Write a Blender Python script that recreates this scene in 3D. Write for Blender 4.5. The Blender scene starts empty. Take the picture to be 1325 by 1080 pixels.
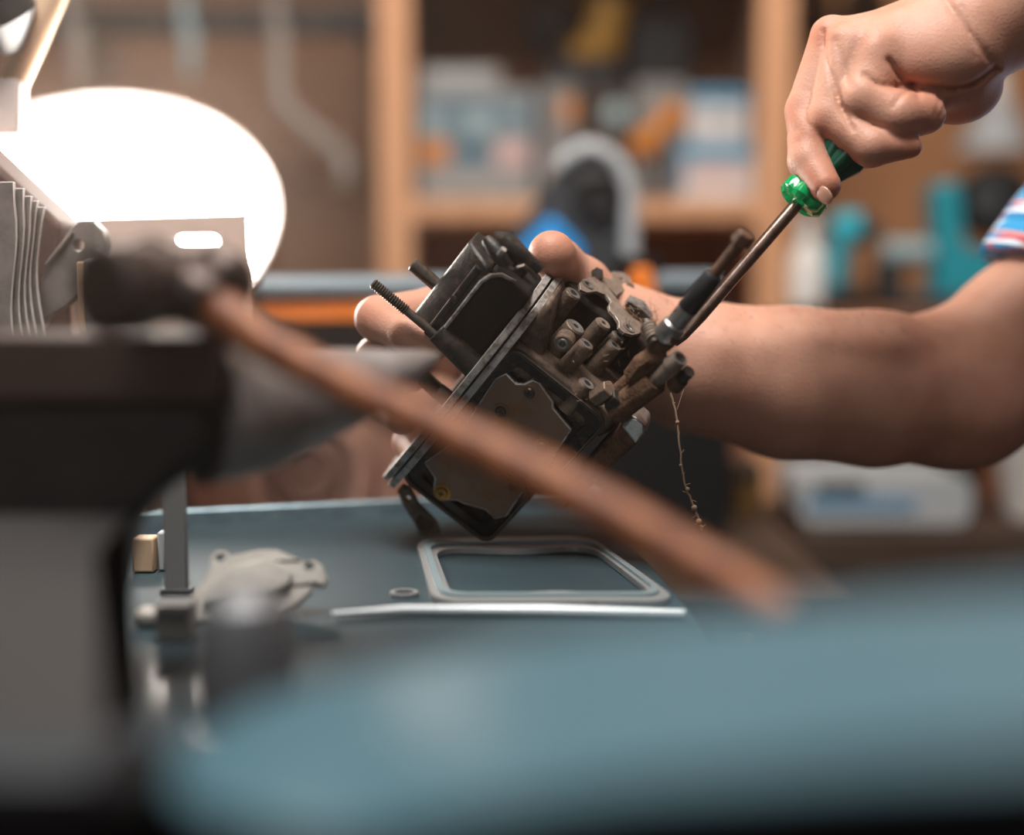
import bpy, bmesh, math, random
import numpy as np
from mathutils import Vector, Matrix, geometry, noise
random.seed(7)
R = math.radians
SC = bpy.context.scene
COL = SC.collection

# ------------------------------------------------------------------ camera
PITCH = R(6.5)
CAM = Vector((0, 0, 1.10))
FWD = Vector((0, math.cos(PITCH), -math.sin(PITCH)))
UP = Vector((0, math.sin(PITCH), math.cos(PITCH)))
RT = Vector((1, 0, 0))
FPX = 1325 * 50 / 36.0
FOCUS = 0.738
cd = bpy.data.cameras.new('camera')
cam = bpy.data.objects.new('camera', cd)
COL.objects.link(cam)
cam.location = CAM
cam.rotation_euler = (math.pi / 2 - PITCH, 0, 0)
cd.lens = 50
cd.sensor_width = 36
cd.clip_start = 0.02
cd.dof.use_dof = True
cd.dof.focus_distance = FOCUS
cd.dof.aperture_fstop = 1.8
SC.camera = cam

# ------------------------------------------------------------------ world, lights, exposure
SC.view_settings.view_transform = 'Standard'
SC.view_settings.look = 'None'
SC.view_settings.gamma = 1
SC.view_settings.use_curve_mapping = False
SC.view_settings.exposure = 0.0
SC.cycles.use_denoising = True
w = bpy.data.worlds.new('world')
SC.world = w
w.use_nodes = True
w.node_tree.nodes['Background'].inputs[0].default_value = (0.68, 0.60, 0.54, 1)
w.node_tree.nodes['Background'].inputs[1].default_value = 0.16


def area(name, loc, target, size, power, color, size_y=None):
    l = bpy.data.lights.new(name, 'AREA')
    l.energy = power
    l.color = color
    l.size = size
    if size_y:
        l.shape = 'RECTANGLE'
        l.size_y = size_y
    o = bpy.data.objects.new(name, l)
    COL.objects.link(o)
    o.location = loc
    o.rotation_euler = (Vector(target) - Vector(loc)).to_track_quat('-Z', 'Y').to_euler()
    return o


area('ceiling_light', (-0.15, 0.38, 2.38), (0.05, 0.75, 1.0), 0.8, 36, (1.0, 0.95, 0.90), 0.5)
area('back_ceiling_light', (0.2, 1.15, 2.42), (0.3, 2.2, 0.9), 1.4, 14, (1.0, 0.82, 0.68), 0.4)
area('front_fill_light', (-0.5, -1.4, 1.75), (0.0, 0.8, 1.0), 1.2, 4.5, (0.92, 0.95, 1.0), 0.9)  # soft fill added behind the camera, no window in that wall


# ------------------------------------------------------------------ helpers
def P(px, py, d):
    return CAM + FWD * d + RT * ((px - 662.5) / FPX * d) + UP * ((540 - py) / FPX * d)


def G(px, py, z):
    r = FWD + RT * ((px - 662.5) / FPX) + UP * ((540 - py) / FPX)
    return CAM + r * ((z - CAM.z) / r.z)


MATS = {}


def mat(name, col, rough=0.5, metal=0.0, col2=None, nscale=30.0, nlo=0.4, nhi=0.65, bump=0.0, bscale=200.0,
        coat=0.0, sss=0.0, sssr=(1, 0.35, 0.18), trans=0.0, ior=1.45, emit=None, estr=0.0, rough2=None, spec=0.5,
        wave=None, coords='Object'):
    m = bpy.data.materials.new(name)
    m.use_nodes = True
    nt = m.node_tree
    b = nt.nodes['Principled BSDF']
    c = (*col, 1)
    b.inputs['Base Color'].default_value = c
    b.inputs['Roughness'].default_value = rough
    b.inputs['Metallic'].default_value = metal
    b.inputs['Specular IOR Level'].default_value = spec
    b.inputs['IOR'].default_value = ior
    if coat:
        b.inputs['Coat Weight'].default_value = coat
        b.inputs['Coat Roughness'].default_value = 0.1
    if trans:
        b.inputs['Transmission Weight'].default_value = trans
    if sss:
        b.inputs['Subsurface Weight'].default_value = sss
        b.inputs['Subsurface Radius'].default_value = sssr
        b.inputs['Subsurface Scale'].default_value = 0.006
    if emit:
        b.inputs['Emission Color'].default_value = (*emit, 1)
        b.inputs['Emission Strength'].default_value = estr
    tc = nt.nodes.new('ShaderNodeTexCoord')
    if col2:
        if wave:
            n = nt.nodes.new('ShaderNodeTexWave')
            n.inputs['Scale'].default_value = nscale
            n.inputs['Distortion'].default_value = wave
            n.inputs['Detail'].default_value = 3
            fac = n.outputs['Fac']
        else:
            n = nt.nodes.new('ShaderNodeTexNoise')
            n.inputs['Scale'].default_value = nscale
            n.inputs['Detail'].default_value = 6
            n.inputs['Roughness'].default_value = 0.65
            fac = n.outputs['Fac']
        nt.links.new(tc.outputs[coords], n.inputs['Vector'])
        mr = nt.nodes.new('ShaderNodeMapRange')
        mr.inputs['From Min'].default_value = nlo
        mr.inputs['From Max'].default_value = nhi
        nt.links.new(fac, mr.inputs['Value'])
        mx = nt.nodes.new('ShaderNodeMix')
        mx.data_type = 'RGBA'
        mx.inputs[6].default_value = c
        mx.inputs[7].default_value = (*col2, 1)
        nt.links.new(mr.outputs[0], mx.inputs[0])
        nt.links.new(mx.outputs[2], b.inputs['Base Color'])
        if rough2 is not None:
            m2 = nt.nodes.new('ShaderNodeMapRange')
            m2.inputs['To Min'].default_value = rough
            m2.inputs['To Max'].default_value = rough2
            nt.links.new(mr.outputs[0], m2.inputs['Value'])
            nt.links.new(m2.outputs[0], b.inputs['Roughness'])
    if bump:
        n2 = nt.nodes.new('ShaderNodeTexNoise')
        n2.inputs['Scale'].default_value = bscale
        n2.inputs['Detail'].default_value = 5
        nt.links.new(tc.outputs[coords], n2.inputs['Vector'])
        bp = nt.nodes.new('ShaderNodeBump')
        bp.inputs['Strength'].default_value = bump
        bp.inputs['Distance'].default_value = 0.001
        nt.links.new(n2.outputs['Fac'], bp.inputs['Height'])
        nt.links.new(bp.outputs[0], b.inputs['Normal'])
    MATS[name] = m
    return m


WORLD = {}


def tag(o, label=None, cat=None, group=None, kind=None):
    if label: o['label'] = label
    if cat: o['category'] = cat
    if group: o['group'] = group
    if kind: o['kind'] = kind
    return o


def thing(name, label, cat, loc=(0, 0, 0), mtx=None, group=None):
    o = bpy.data.objects.new(name, None)
    COL.objects.link(o)
    o.empty_display_size = 0.05
    m = mtx.copy() if mtx is not None else Matrix.Translation(Vector(loc))
    o.matrix_world = m
    WORLD[o.name] = m
    return tag(o, label, cat, group)


def basis(axis, hint=None):
    a = Vector(axis).normalized()
    h = Vector(hint) if hint is not None else (Vector((0, 0, 1)) if abs(a.z) < 0.9 else Vector((1, 0, 0)))
    x = h.cross(a).normalized()
    y = a.cross(x).normalized()
    return x, y, a


class MB:
    def __init__(s):
        s.v = []
        s.f = []

    def add(s, vs, fs):
        o = len(s.v)
        s.v += [Vector(q) for q in vs]
        s.f += [[i + o for i in f] for f in fs]
        return s

    def box(s, lo, hi):
        (a, b, c), (d, e, f) = lo, hi
        return s.add([(a, b, c), (d, b, c), (d, e, c), (a, e, c), (a, b, f), (d, b, f), (d, e, f), (a, e, f)],
                     [[3, 2, 1, 0], [4, 5, 6, 7], [0, 1, 5, 4], [1, 2, 6, 5], [2, 3, 7, 6], [3, 0, 4, 7]])

    def obox(s, c, ax, ay, az, sx, sy, sz):
        c = Vector(c)
        vs = []
        for k in (-1, 1):
            for (i, j) in ((-1, -1), (1, -1), (1, 1), (-1, 1)):
                vs.append(c + ax * (i * sx / 2) + ay * (j * sy / 2) + az * (k * sz / 2))
        return s.add(vs, [[3, 2, 1, 0], [4, 5, 6, 7], [0, 1, 5, 4], [1, 2, 6, 5], [2, 3, 7, 6], [3, 0, 4, 7]])

    def tube(s, pts, rad, seg=16, cap=True, hint=None, hole=0.0, holed=0.0):
        pts = [Vector(p) for p in pts]
        n = len(pts)
        if not hasattr(rad, '__len__'): rad = [rad] * n
        rings = []
        prev = None
        for i, p in enumerate(pts):
            if i == 0: t = pts[1] - pts[0]
            elif i == n - 1: t = pts[-1] - pts[-2]
            else:
                t = (pts[i + 1] - pts[i]).normalized() + (pts[i] - pts[i - 1]).normalized()
            if t.length < 1e-9: t = pts[-1] - pts[0]
            t.normalize()
            if prev is None:
                x, y, _ = basis(t, hint)
            else:
                x = (prev - t * prev.dot(t)).normalized()
                y = t.cross(x)
            prev = x
            rings.append([p + (x * math.cos(2 * math.pi * k / seg) + y * math.sin(2 * math.pi * k / seg)) * rad[i] for k in range(seg)])
        vs = [q for r in rings for q in r]
        fs = []
        for i in range(n - 1):
            for k in range(seg):
                fs.append([i * seg + k, i * seg + (k + 1) % seg, (i + 1) * seg + (k + 1) % seg, (i + 1) * seg + k])
        if cap:
            fs.append(list(range(seg))[::-1])
            fs.append([(n - 1) * seg + k for k in range(seg)])
        return s.add(vs, fs)

    def cyl(s, a, b, r, r2=None, seg=20):
        return s.tube([a, b], [r, r if r2 is None else r2], seg)

    def lathe(s, a, axis, prof, seg=28, hint=None, cap=True):
        # prof: list of (t along axis, radius)
        a = Vector(a)
        ax = Vector(axis).normalized()
        x, y, _ = basis(ax, hint)
        vs = []
        for t, r in prof:
            for k in range(seg):
                an = 2 * math.pi * k / seg
                vs.append(a + ax * t + (x * math.cos(an) + y * math.sin(an)) * max(r, 1e-5))
        n = len(prof)
        fs = []
        for i in range(n - 1):
            for k in range(seg):
                fs.append([i * seg + k, i * seg + (k + 1) % seg, (i + 1) * seg + (k + 1) % seg, (i + 1) * seg + k])
        if cap:
            fs.append(list(range(seg))[::-1])
            fs.append([(n - 1) * seg + k for k in range(seg)])
        return s.add(vs, fs)

    def prism(s, outline, org, ax, ay, az, thick, holes=()):
        # outline: 2D points in (ax, ay), extruded by thick along az (0..thick)
        org = Vector(org); ax = Vector(ax); ay = Vector(ay); az = Vector(az)
        loops = [list(outline)] + [list(h) for h in holes]
        flat = [q for l in loops for q in l]
        tris = geometry.tessellate_polygon([[Vector((q[0], q[1], 0)) for q in l] for l in loops])
        n = len(flat)
        vs = [org + ax * q[0] + ay * q[1] for q in flat] + [org + ax * q[0] + ay * q[1] + az * thick for q in flat]
        fs = []
        for t in tris:
            fs.append([t[0], t[1], t[2]])
            fs.append([t[2] + n, t[1] + n, t[0] + n])
        o = 0
        for l in loops:
            m = len(l)
            for i in range(m):
                j = (i + 1) % m
                fs.append([o + i, o + j, o + j + n, o + i + n])
            o += m
        return s.add(vs, fs)

    def ball(s, c, r, seg=16, rings=10, ax=None):
        c = Vector(c)
        rx, ry, rz = r if hasattr(r, '__len__') else (r, r, r)
        X, Y, Z = ax if ax else (Vector((1, 0, 0)), Vector((0, 1, 0)), Vector((0, 0, 1)))
        vs = []
        for i in range(rings + 1):
            th = math.pi * i / rings
            for k in range(seg):
                ph = 2 * math.pi * k / seg
                st = max(math.sin(th), 1e-4)
                vs.append(c + X * (rx * st * math.cos(ph)) + Y * (ry * st * math.sin(ph)) + Z * (rz * math.cos(th)))
        fs = []
        for i in range(rings):
            for k in range(seg):
                fs.append([i * seg + k, (i + 1) * seg + k, (i + 1) * seg + (k + 1) % seg, i * seg + (k + 1) % seg])
        return s.add(vs, fs)

    def grid(s, rows, closed=False):
        nr, nc = len(rows), len(rows[0])
        vs = [q for r in rows for q in r]
        fs = []
        for i in range(nr - 1):
            for k in range(nc if closed else nc - 1):
                fs.append([i * nc + k, i * nc + (k + 1) % nc, (i + 1) * nc + (k + 1) % nc, (i + 1) * nc + k])
        return s.add(vs, fs)

    def jitter(s, amp, freq=120.0):
        for v in s.v:
            v += noise.noise_vector(v * freq) * amp
        return s

    def build(s, name, material, parent=None, local=False, bevel=0.0, seg=2, angle=35, smooth=True, subsurf=0, edge=None):
        me = bpy.data.meshes.new(name)
        vs = s.v
        if parent is not None and not local:
            inv = WORLD[parent.name].inverted()
            vs = [inv @ q for q in vs]
        me.from_pydata([tuple(q) for q in vs], [], s.f)
        bm = bmesh.new()
        bm.from_mesh(me)
        bmesh.ops.remove_doubles(bm, verts=bm.verts, dist=1e-6)
        bmesh.ops.recalc_face_normals(bm, faces=bm.faces)
        bm.to_mesh(me)
        bm.free()
        if smooth:
            for p in me.polygons: p.use_smooth = True
            me.set_sharp_from_angle(angle=R(angle))
        me.materials.append(MATS[material] if isinstance(material, str) else material)
        o = bpy.data.objects.new(name, me)
        COL.objects.link(o)
        if parent is not None:
            o.parent = parent
            WORLD[o.name] = Matrix.Identity(4) if False else WORLD[parent.name]
        else:
            WORLD[o.name] = Matrix.Identity(4)
        if bevel:
            b = o.modifiers.new('bevel', 'BEVEL')
            b.width = bevel
            b.segments = seg
            b.limit_method = 'ANGLE'
            b.angle_limit = R(40)
            b.harden_normals = False
            if edge:
                me.materials.append(MATS[edge])
                b.material = 1
        if subsurf:
            b = o.modifiers.new('sub', 'SUBSURF')
            b.levels = b.render_levels = subsurf
        return o


def circ(cx, cy, r, n=20, ry=None, a0=0.0):
    ry = r if ry is None else ry
    return [(cx + r * math.cos(a0 + 2 * math.pi * k / n), cy + ry * math.sin(a0 + 2 * math.pi * k / n)) for k in range(n)]


def rrect(x0, y0, x1, y1, r, n=6):
    out = []
    for cx, cy, a in ((x1 - r, y1 - r, 0), (x0 + r, y1 - r, 90), (x0 + r, y0 + r, 180), (x1 - r, y0 + r, 270)):
        for k in range(n + 1):
            an = R(a + 90 * k / n)
            out.append((cx + r * math.cos(an), cy + r * math.sin(an)))
    return out


def catmull(pts, n=6):
    pts = [np.array(p, float) for p in pts]
    out = []
    for i in range(len(pts) - 1):
        p0 = pts[max(i - 1, 0)]; p1 = pts[i]; p2 = pts[i + 1]; p3 = pts[min(i + 2, len(pts) - 1)]
        for k in range(n):
            t = k / n
            out.append(0.5 * ((2 * p1) + (-p0 + p2) * t + (2 * p0 - 5 * p1 + 4 * p2 - p3) * t * t + (-p0 + 3 * p1 - 3 * p2 + p3) * t ** 3))
    out.append(pts[-1])
    return out


# ------------------------------------------------------------------ implicit surfaces for the body
def smin(a, b, k):
    h = np.clip(0.5 + 0.5 * (b - a) / k, 0, 1)
    return b + (a - b) * h - k * h * (1 - h)


def seg_sdf(p, a, b, ra, rb):
    a = np.asarray(a, np.float32); b = np.asarray(b, np.float32)
    ab = b - a
    t = np.clip(((p - a) @ ab) / max(float(ab @ ab), 1e-12), 0, 1)
    d = np.linalg.norm(p - a - t[:, None] * ab, axis=1)
    return d - (ra + (rb - ra) * t)


def chain_sdf(p, pts, k=0.003):
    d = None
    for (a, ra), (b, rb) in zip(pts[:-1], pts[1:]):
        s = seg_sdf(p, a, b, ra, rb)
        d = s if d is None else smin(d, s, k)
    return d


def ell_sdf(p, c, r, axes=None):
    q = p - np.asarray(c, np.float32)
    if axes is not None:
        q = q @ np.asarray(axes, np.float32).T
    r = np.asarray(r, np.float32)
    k0 = np.linalg.norm(q / r, axis=1)
    k1 = np.linalg.norm(q / (r * r), axis=1)
    return k0 * (k0 - 1) / np.maximum(k1, 1e-9)


def surface_net(fn, lo, hi, h):
    lo = np.array(lo, np.float32); hi = np.array(hi, np.float32)
    B = 8
    n = (np.ceil((hi - lo) / h / B).astype(int)) * B
    nb = n // B
    idx = np.stack(np.meshgrid(*[np.arange(k) for k in nb], indexing='ij'), -1).reshape(-1, 3)
    cen = lo + (idx * B + (B - 1) / 2) * h
    dc = fn(cen.astype(np.float32))
    D = np.empty(tuple(n), np.float32)
    Db = D.reshape(nb[0], B, nb[1], B, nb[2], B)
    Db[:] = dc.reshape(nb[0], 1, nb[1], 1, nb[2], 1)
    act = idx[np.abs(dc) < h * B * 1.5]
    off = np.stack(np.meshgrid(*[np.arange(B)] * 3, indexing='ij'), -1).reshape(-1, 3)
    for c0 in range(0, len(act), 800):
        a = act[c0:c0 + 800]
        pts = (lo + (a[:, None, :] * B + off[None]) * h).reshape(-1, 3).astype(np.float32)
        v = fn(pts).reshape(-1, B, B, B)
        Db[a[:, 0], :, a[:, 1], :, a[:, 2], :] = v
    S = D < 0
    cs = np.zeros(tuple(n - 1), np.int8)
    for i in (0, 1):
        for j in (0, 1):
            for k in (0, 1):
                cs += S[i:n[0] - 1 + i, j:n[1] - 1 + j, k:n[2] - 1 + k]
    cells = np.argwhere((cs > 0) & (cs < 8))
    vid = np.full(tuple(n - 1), -1, np.int32)
    vid[tuple(cells.T)] = np.arange(len(cells))
    acc = np.zeros((len(cells), 3), np.float64)
    cnt = np.zeros(len(cells))
    cor = [(i, j, k) for i in (0, 1) for j in (0, 1) for k in (0, 1)]
    for a in cor:
        for ax in range(3):
            if a[ax] == 1: continue
            b = list(a); b[ax] = 1
            ca = cells + np.array(a); cb = cells + np.array(b)
            da = D[tuple(ca.T)]; db = D[tuple(cb.T)]
            m = (da < 0) != (db < 0)
            t = np.where(m, da / np.where(m, da - db, 1), 0)
            pt = ca.astype(float)
            pt[:, ax] += t
            acc[m] += pt[m]
            cnt[m] += 1
    V = lo + acc / cnt[:, None] * h
    F = []
    for ax in range(3):
        u, w_ = (ax + 1) % 3, (ax + 2) % 3
        sl0 = [slice(None)] * 3; sl1 = [slice(None)] * 3
        sl0[ax] = slice(0, n[ax] - 1); sl1[ax] = slice(1, n[ax])
        ch = np.argwhere(S[tuple(sl0)] != S[tuple(sl1)])
        ok = (ch[:, u] > 0) & (ch[:, w_] > 0) & (ch[:, u] < n[u] - 1) & (ch[:, w_] < n[w_] - 1) & (ch[:, ax] < n[ax] - 1)
        ch = ch[ok]
        ins = S[tuple(ch.T)]
        q = []
        for du, dw in ((1, 1), (0, 1), (0, 0), (1, 0)):
            c = ch.copy(); c[:, u] -= du; c[:, w_] -= dw
            q.append(vid[tuple(c.T)])
        q = np.stack(q, 1)
        q[~ins] = q[~ins][:, ::-1]
        F.append(q)
    return V, np.concatenate(F)


def mesh_np(name, V, F, material, parent=None, smooth_iter=1):
    if smooth_iter:
        e = np.concatenate([F[:, [0, 1]], F[:, [1, 2]], F[:, [2, 3]], F[:, [3, 0]]])
        for _ in range(smooth_iter):
            acc = np.zeros_like(V); cnt = np.zeros(len(V))
            for a, b in ((0, 1), (1, 0)):
                for ax in range(3):
                    acc[:, ax] += np.bincount(e[:, a], V[e[:, b], ax], len(V))
                cnt += np.bincount(e[:, a], minlength=len(V))
            V = 0.5 * V + 0.5 * acc / np.maximum(cnt, 1)[:, None]
    if parent is not None:
        Mi = np.array(WORLD[parent.name].inverted())
        V = V @ Mi[:3, :3].T + Mi[:3, 3]
    me = bpy.data.meshes.new(name)
    nv, nf = len(V), len(F)
    me.vertices.add(nv)
    me.vertices.foreach_set('co', V.astype(np.float32).ravel())
    me.loops.add(nf * 4)
    me.loops.foreach_set('vertex_index', F.astype(np.int32).ravel())
    me.polygons.add(nf)
    me.polygons.foreach_set('loop_start', np.arange(0, nf * 4, 4, dtype=np.int32))
    me.polygons.foreach_set('use_smooth', np.ones(nf, bool))
    me.update(calc_edges=True)
    me.validate()
    me.materials.append(MATS[material])
    o = bpy.data.objects.new(name, me)
    COL.objects.link(o)
    if parent is not None:
        o.parent = parent
        WORLD[o.name] = WORLD[parent.name]
    else:
        WORLD[o.name] = Matrix.Identity(4)
    return o


# ------------------------------------------------------------------ materials
mat('wall_brown', (0.23, 0.115, 0.065), 0.75, col2=(0.29, 0.15, 0.085), nscale=3)
mat('wall_orange', (0.36, 0.17, 0.075), 0.75, col2=(0.42, 0.21, 0.10), nscale=3)
mat('ceiling_paint', (0.55, 0.50, 0.45), 0.9)
mat('concrete', (0.10, 0.09, 0.085), 0.8, col2=(0.15, 0.135, 0.12), nscale=6)
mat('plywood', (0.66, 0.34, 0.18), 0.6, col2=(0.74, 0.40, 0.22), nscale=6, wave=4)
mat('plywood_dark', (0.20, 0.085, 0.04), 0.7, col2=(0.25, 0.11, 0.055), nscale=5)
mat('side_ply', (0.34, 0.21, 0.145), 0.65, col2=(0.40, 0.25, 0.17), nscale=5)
mat('dark_wood', (0.040, 0.024, 0.016), 0.6, col2=(0.065, 0.038, 0.026), nscale=12)
mat('bench_steel', (0.027, 0.048, 0.058), 0.55, spec=0.25, metal=0.0, col2=(0.033, 0.056, 0.067), nscale=14, bump=0.05, bscale=60, coat=0.05)
mat('bench_rim', (0.25, 0.34, 0.38), 0.3, metal=0.5, col2=(0.16, 0.23, 0.27), nscale=60)
mat('panel_blue', (0.056, 0.126, 0.160), 0.45, col2=(0.062, 0.136, 0.172), nscale=4)
mat('side_grey', (0.30, 0.27, 0.25), 0.6)
mat('black_plastic', (0.012, 0.013, 0.015), 0.45, spec=0.35)
mat('black_rubber', (0.008, 0.008, 0.009), 0.8, spec=0.2)
mat('dark_grey', (0.035, 0.04, 0.045), 0.5)
mat('slate_rail', (0.20, 0.26, 0.30), 0.35, metal=0.2)
mat('orange_plastic', (0.90, 0.24, 0.03), 0.5, coat=0.1)
mat('orange_deep', (0.62, 0.22, 0.02), 0.5)
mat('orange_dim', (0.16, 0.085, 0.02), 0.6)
mat('soft_blue', (0.10, 0.28, 0.46), 0.5)
mat('yellow_plastic', (0.28, 0.14, 0.012), 0.5)
mat('blue_plastic', (0.0, 0.30, 0.80), 0.45)
mat('light_grey', (0.42, 0.45, 0.47), 0.5)
mat('mid_grey', (0.20, 0.20, 0.20), 0.6)
mat('white_plastic', (0.78, 0.76, 0.73), 0.5)
mat('white_card', (0.62, 0.60, 0.60), 0.7)
mat('pink_print', (0.60, 0.42, 0.40), 0.7)
mat('carton_grey', (0.33, 0.32, 0.31), 0.8)
mat('carton_blue', (0.14, 0.22, 0.27), 0.8, col2=(0.22, 0.29, 0.32), nscale=20)
mat('print_blue', (0.06, 0.14, 0.20), 0.7)
mat('print_orange', (0.62, 0.24, 0.06), 0.7)
mat('box_blue', (0.03, 0.25, 0.42), 0.6)
mat('teal_plastic', (0.02, 0.30, 0.38), 0.45)
mat('teal_bright', (0.01, 0.45, 0.58), 0.45)
mat('teal_grey', (0.30, 0.42, 0.45), 0.5)
mat('rust_brown', (0.20, 0.10, 0.07), 0.8, col2=(0.26, 0.15, 0.11), nscale=18, bump=0.4, bscale=80)
mat('rust_light', (0.30, 0.19, 0.15), 0.75, col2=(0.22, 0.12, 0.09), nscale=25)
mat('rust_dark', (0.12, 0.065, 0.05), 0.8)
mat('brick_red', (0.22, 0.085, 0.06), 0.8)
mat('anvil_black', (0.010, 0.009, 0.009), 0.5, metal=0.0, col2=(0.018, 0.015, 0.013), nscale=30)
mat('anvil_face', (0.060, 0.034, 0.025), 0.7, metal=0.2, col2=(0.045, 0.028, 0.022), nscale=25)
mat('horn_steel', (0.30, 0.28, 0.275), 0.4, metal=0.2, col2=(0.17, 0.135, 0.12), nscale=20)
mat('handle_brown', (0.27, 0.088, 0.028), 0.5, col2=(0.18, 0.052, 0.016), nscale=18, wave=6)
mat('cup_steel', (0.16, 0.165, 0.175), 0.5, metal=0.3)
mat('foot_grey', (0.036, 0.034, 0.034), 0.5, metal=0.2)
mat('hammer_steel', (0.06, 0.045, 0.04), 0.35, metal=0.7)
mat('fin_alu', (0.27, 0.235, 0.215), 0.5, metal=0.3, col2=(0.18, 0.155, 0.14), nscale=40, bump=0.2, bscale=300)
mat('fin_dark', (0.10, 0.06, 0.05), 0.7)
mat('lamp_emit', (0.8, 0.8, 0.8), 0.5, emit=(1.0, 0.93, 0.86), estr=46.0)
mat('lamp_shell', (0.55, 0.50, 0.48), 0.5)
mat('lamp_bracket', (0.68, 0.53, 0.45), 0.5)
mat('tan_plastic', (0.55, 0.38, 0.25), 0.6)
mat('cast_pale', (0.36, 0.34, 0.31), 0.5, metal=0.2, col2=(0.28, 0.27, 0.25), nscale=60, bump=0.2, bscale=300)
mat('gasket_steel', (0.40, 0.41, 0.41), 0.4, metal=0.55, col2=(0.30, 0.20, 0.14), nscale=70, nlo=0.58, nhi=0.7)
mat('gasket_grey', (0.22, 0.29, 0.31), 0.5, metal=0.3)
mat('strip_steel', (0.62, 0.68, 0.70), 0.35, metal=0.3)
# carburettor
mat('cast_zinc', (0.185, 0.128, 0.092), 0.5, metal=0.35, col2=(0.085, 0.058, 0.042), nscale=90, nlo=0.42, nhi=0.62, bump=0.35, bscale=700, rough2=0.8)
mat('cast_dark', (0.030, 0.023, 0.018), 0.5, metal=0.3, col2=(0.060, 0.040, 0.028), nscale=110, nlo=0.5, nhi=0.68, bump=0.35, bscale=600)
mat('cap_black', (0.016, 0.015, 0.0145), 0.45, metal=0.2, col2=(0.085, 0.050, 0.030), nscale=130, nlo=0.5, nhi=0.68, bump=0.3, bscale=500)
mat('cap_face', (0.016, 0.014, 0.013), 0.7, spec=0.15)
mat('flange_edge', (0.40, 0.385, 0.37), 0.45, metal=0.3, col2=(0.17, 0.135, 0.105), nscale=160, nlo=0.45, nhi=0.6, bump=0.3, bscale=900)
mat('oil_black', (0.008, 0.005, 0.004), 0.26, col2=(0.075, 0.030, 0.008), nscale=120, nlo=0.55, nhi=0.7, bump=0.6, bscale=500, spec=0.4)
mat('gold_plate', (0.195, 0.118, 0.078), 0.5, metal=0.3, col2=(0.19, 0.085, 0.02), nscale=45, nlo=0.55, nhi=0.72, bump=0.2, bscale=600)
mat('screw_brown', (0.08, 0.055, 0.04), 0.4, metal=0.7)
mat('screw_brass', (0.36, 0.19, 0.04), 0.4, metal=0.8)
mat('bright_steel', (0.42, 0.42, 0.41), 0.33, metal=0.85, col2=(0.17, 0.13, 0.10), nscale=130, nlo=0.5, nhi=0.68)
mat('ring_steel', (0.36, 0.36, 0.35), 0.4, metal=0.7, col2=(0.2, 0.16, 0.13), nscale=200)
mat('hole_black', (0.006, 0.005, 0.005), 0.6)
mat('stud_steel', (0.115, 0.10, 0.088), 0.42, metal=0.75, col2=(0.075, 0.05, 0.035), nscale=200)
mat('grime', (0.150, 0.088, 0.056), 0.95, col2=(0.075, 0.040, 0.025), nscale=160, bump=1.0, bscale=600, spec=0.1)
mat('rough_alloy', (0.30, 0.27, 0.25), 0.7, metal=0.3, col2=(0.13, 0.10, 0.08), nscale=300, bump=1.0, bscale=900)
mat('plate_dusty', (0.26, 0.205, 0.165), 0.65, metal=0.25, col2=(0.15, 0.105, 0.075), nscale=160, bump=0.4, bscale=900)
mat('rusty_rod', (0.19, 0.10, 0.06), 0.55, metal=0.5, col2=(0.07, 0.045, 0.035), nscale=120)
mat('sleeve_black', (0.018, 0.020, 0.022), 0.5)
mat('lint', (0.30, 0.20, 0.13), 0.95)
mat('shaft_steel', (0.30, 0.22, 0.185), 0.28, metal=0.9, col2=(0.16, 0.10, 0.075), nscale=160, nlo=0.45, nhi=0.7)
mat('green_clear', (0.0, 0.50, 0.15), 0.15, trans=0.4, ior=1.48, coat=0.3)
mat('green_dark', (0.0, 0.06, 0.03), 0.3, coat=0.3)
mat('nail', (0.46, 0.24, 0.17), 0.3, coat=0.3)
mat('hair_brown', (0.06, 0.035, 0.02), 0.6)
mat('denim', (0.03, 0.045, 0.08), 0.85)
mat('leather', (0.04, 0.025, 0.018), 0.6)


def skin_material():
    m = mat('skin', (0.56, 0.305, 0.215), 0.48, spec=0.4, sss=0.22, bump=0.3, bscale=700)
    nt = m.node_tree
    b = nt.nodes['Principled BSDF']
    tc = nt.nodes.new('ShaderNodeTexCoord')
    n = nt.nodes.new('ShaderNodeTexNoise')
    n.inputs['Scale'].default_value = 45
    n.inputs['Detail'].default_value = 5
    nt.links.new(tc.outputs['Object'], n.inputs['Vector'])
    mr = nt.nodes.new('ShaderNodeMapRange')
    mr.inputs['From Min'].default_value = 0.35
    mr.inputs['From Max'].default_value = 0.7
    nt.links.new(n.outputs['Fac'], mr.inputs['Value'])
    mx = nt.nodes.new('ShaderNodeMix'); mx.data_type = 'RGBA'
    mx.inputs[6].default_value = (0.57, 0.315, 0.228, 1)
    mx.inputs[7].default_value = (0.51, 0.255, 0.175, 1)
    nt.links.new(mr.outputs[0], mx.inputs[0])
    at = nt.nodes.new('ShaderNodeAttribute')
    at.attribute_name = 'flush'
    mx2 = nt.nodes.new('ShaderNodeMix'); mx2.data_type = 'RGBA'
    mx2.inputs[7].default_value = (0.44, 0.165, 0.10, 1)
    nt.links.new(at.outputs['Fac'], mx2.inputs[0])
    nt.links.new(mx.outputs[2], mx2.inputs[6])
    nt.links.new(mx2.outputs[2], b.inputs['Base Color'])


skin_material()


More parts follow.
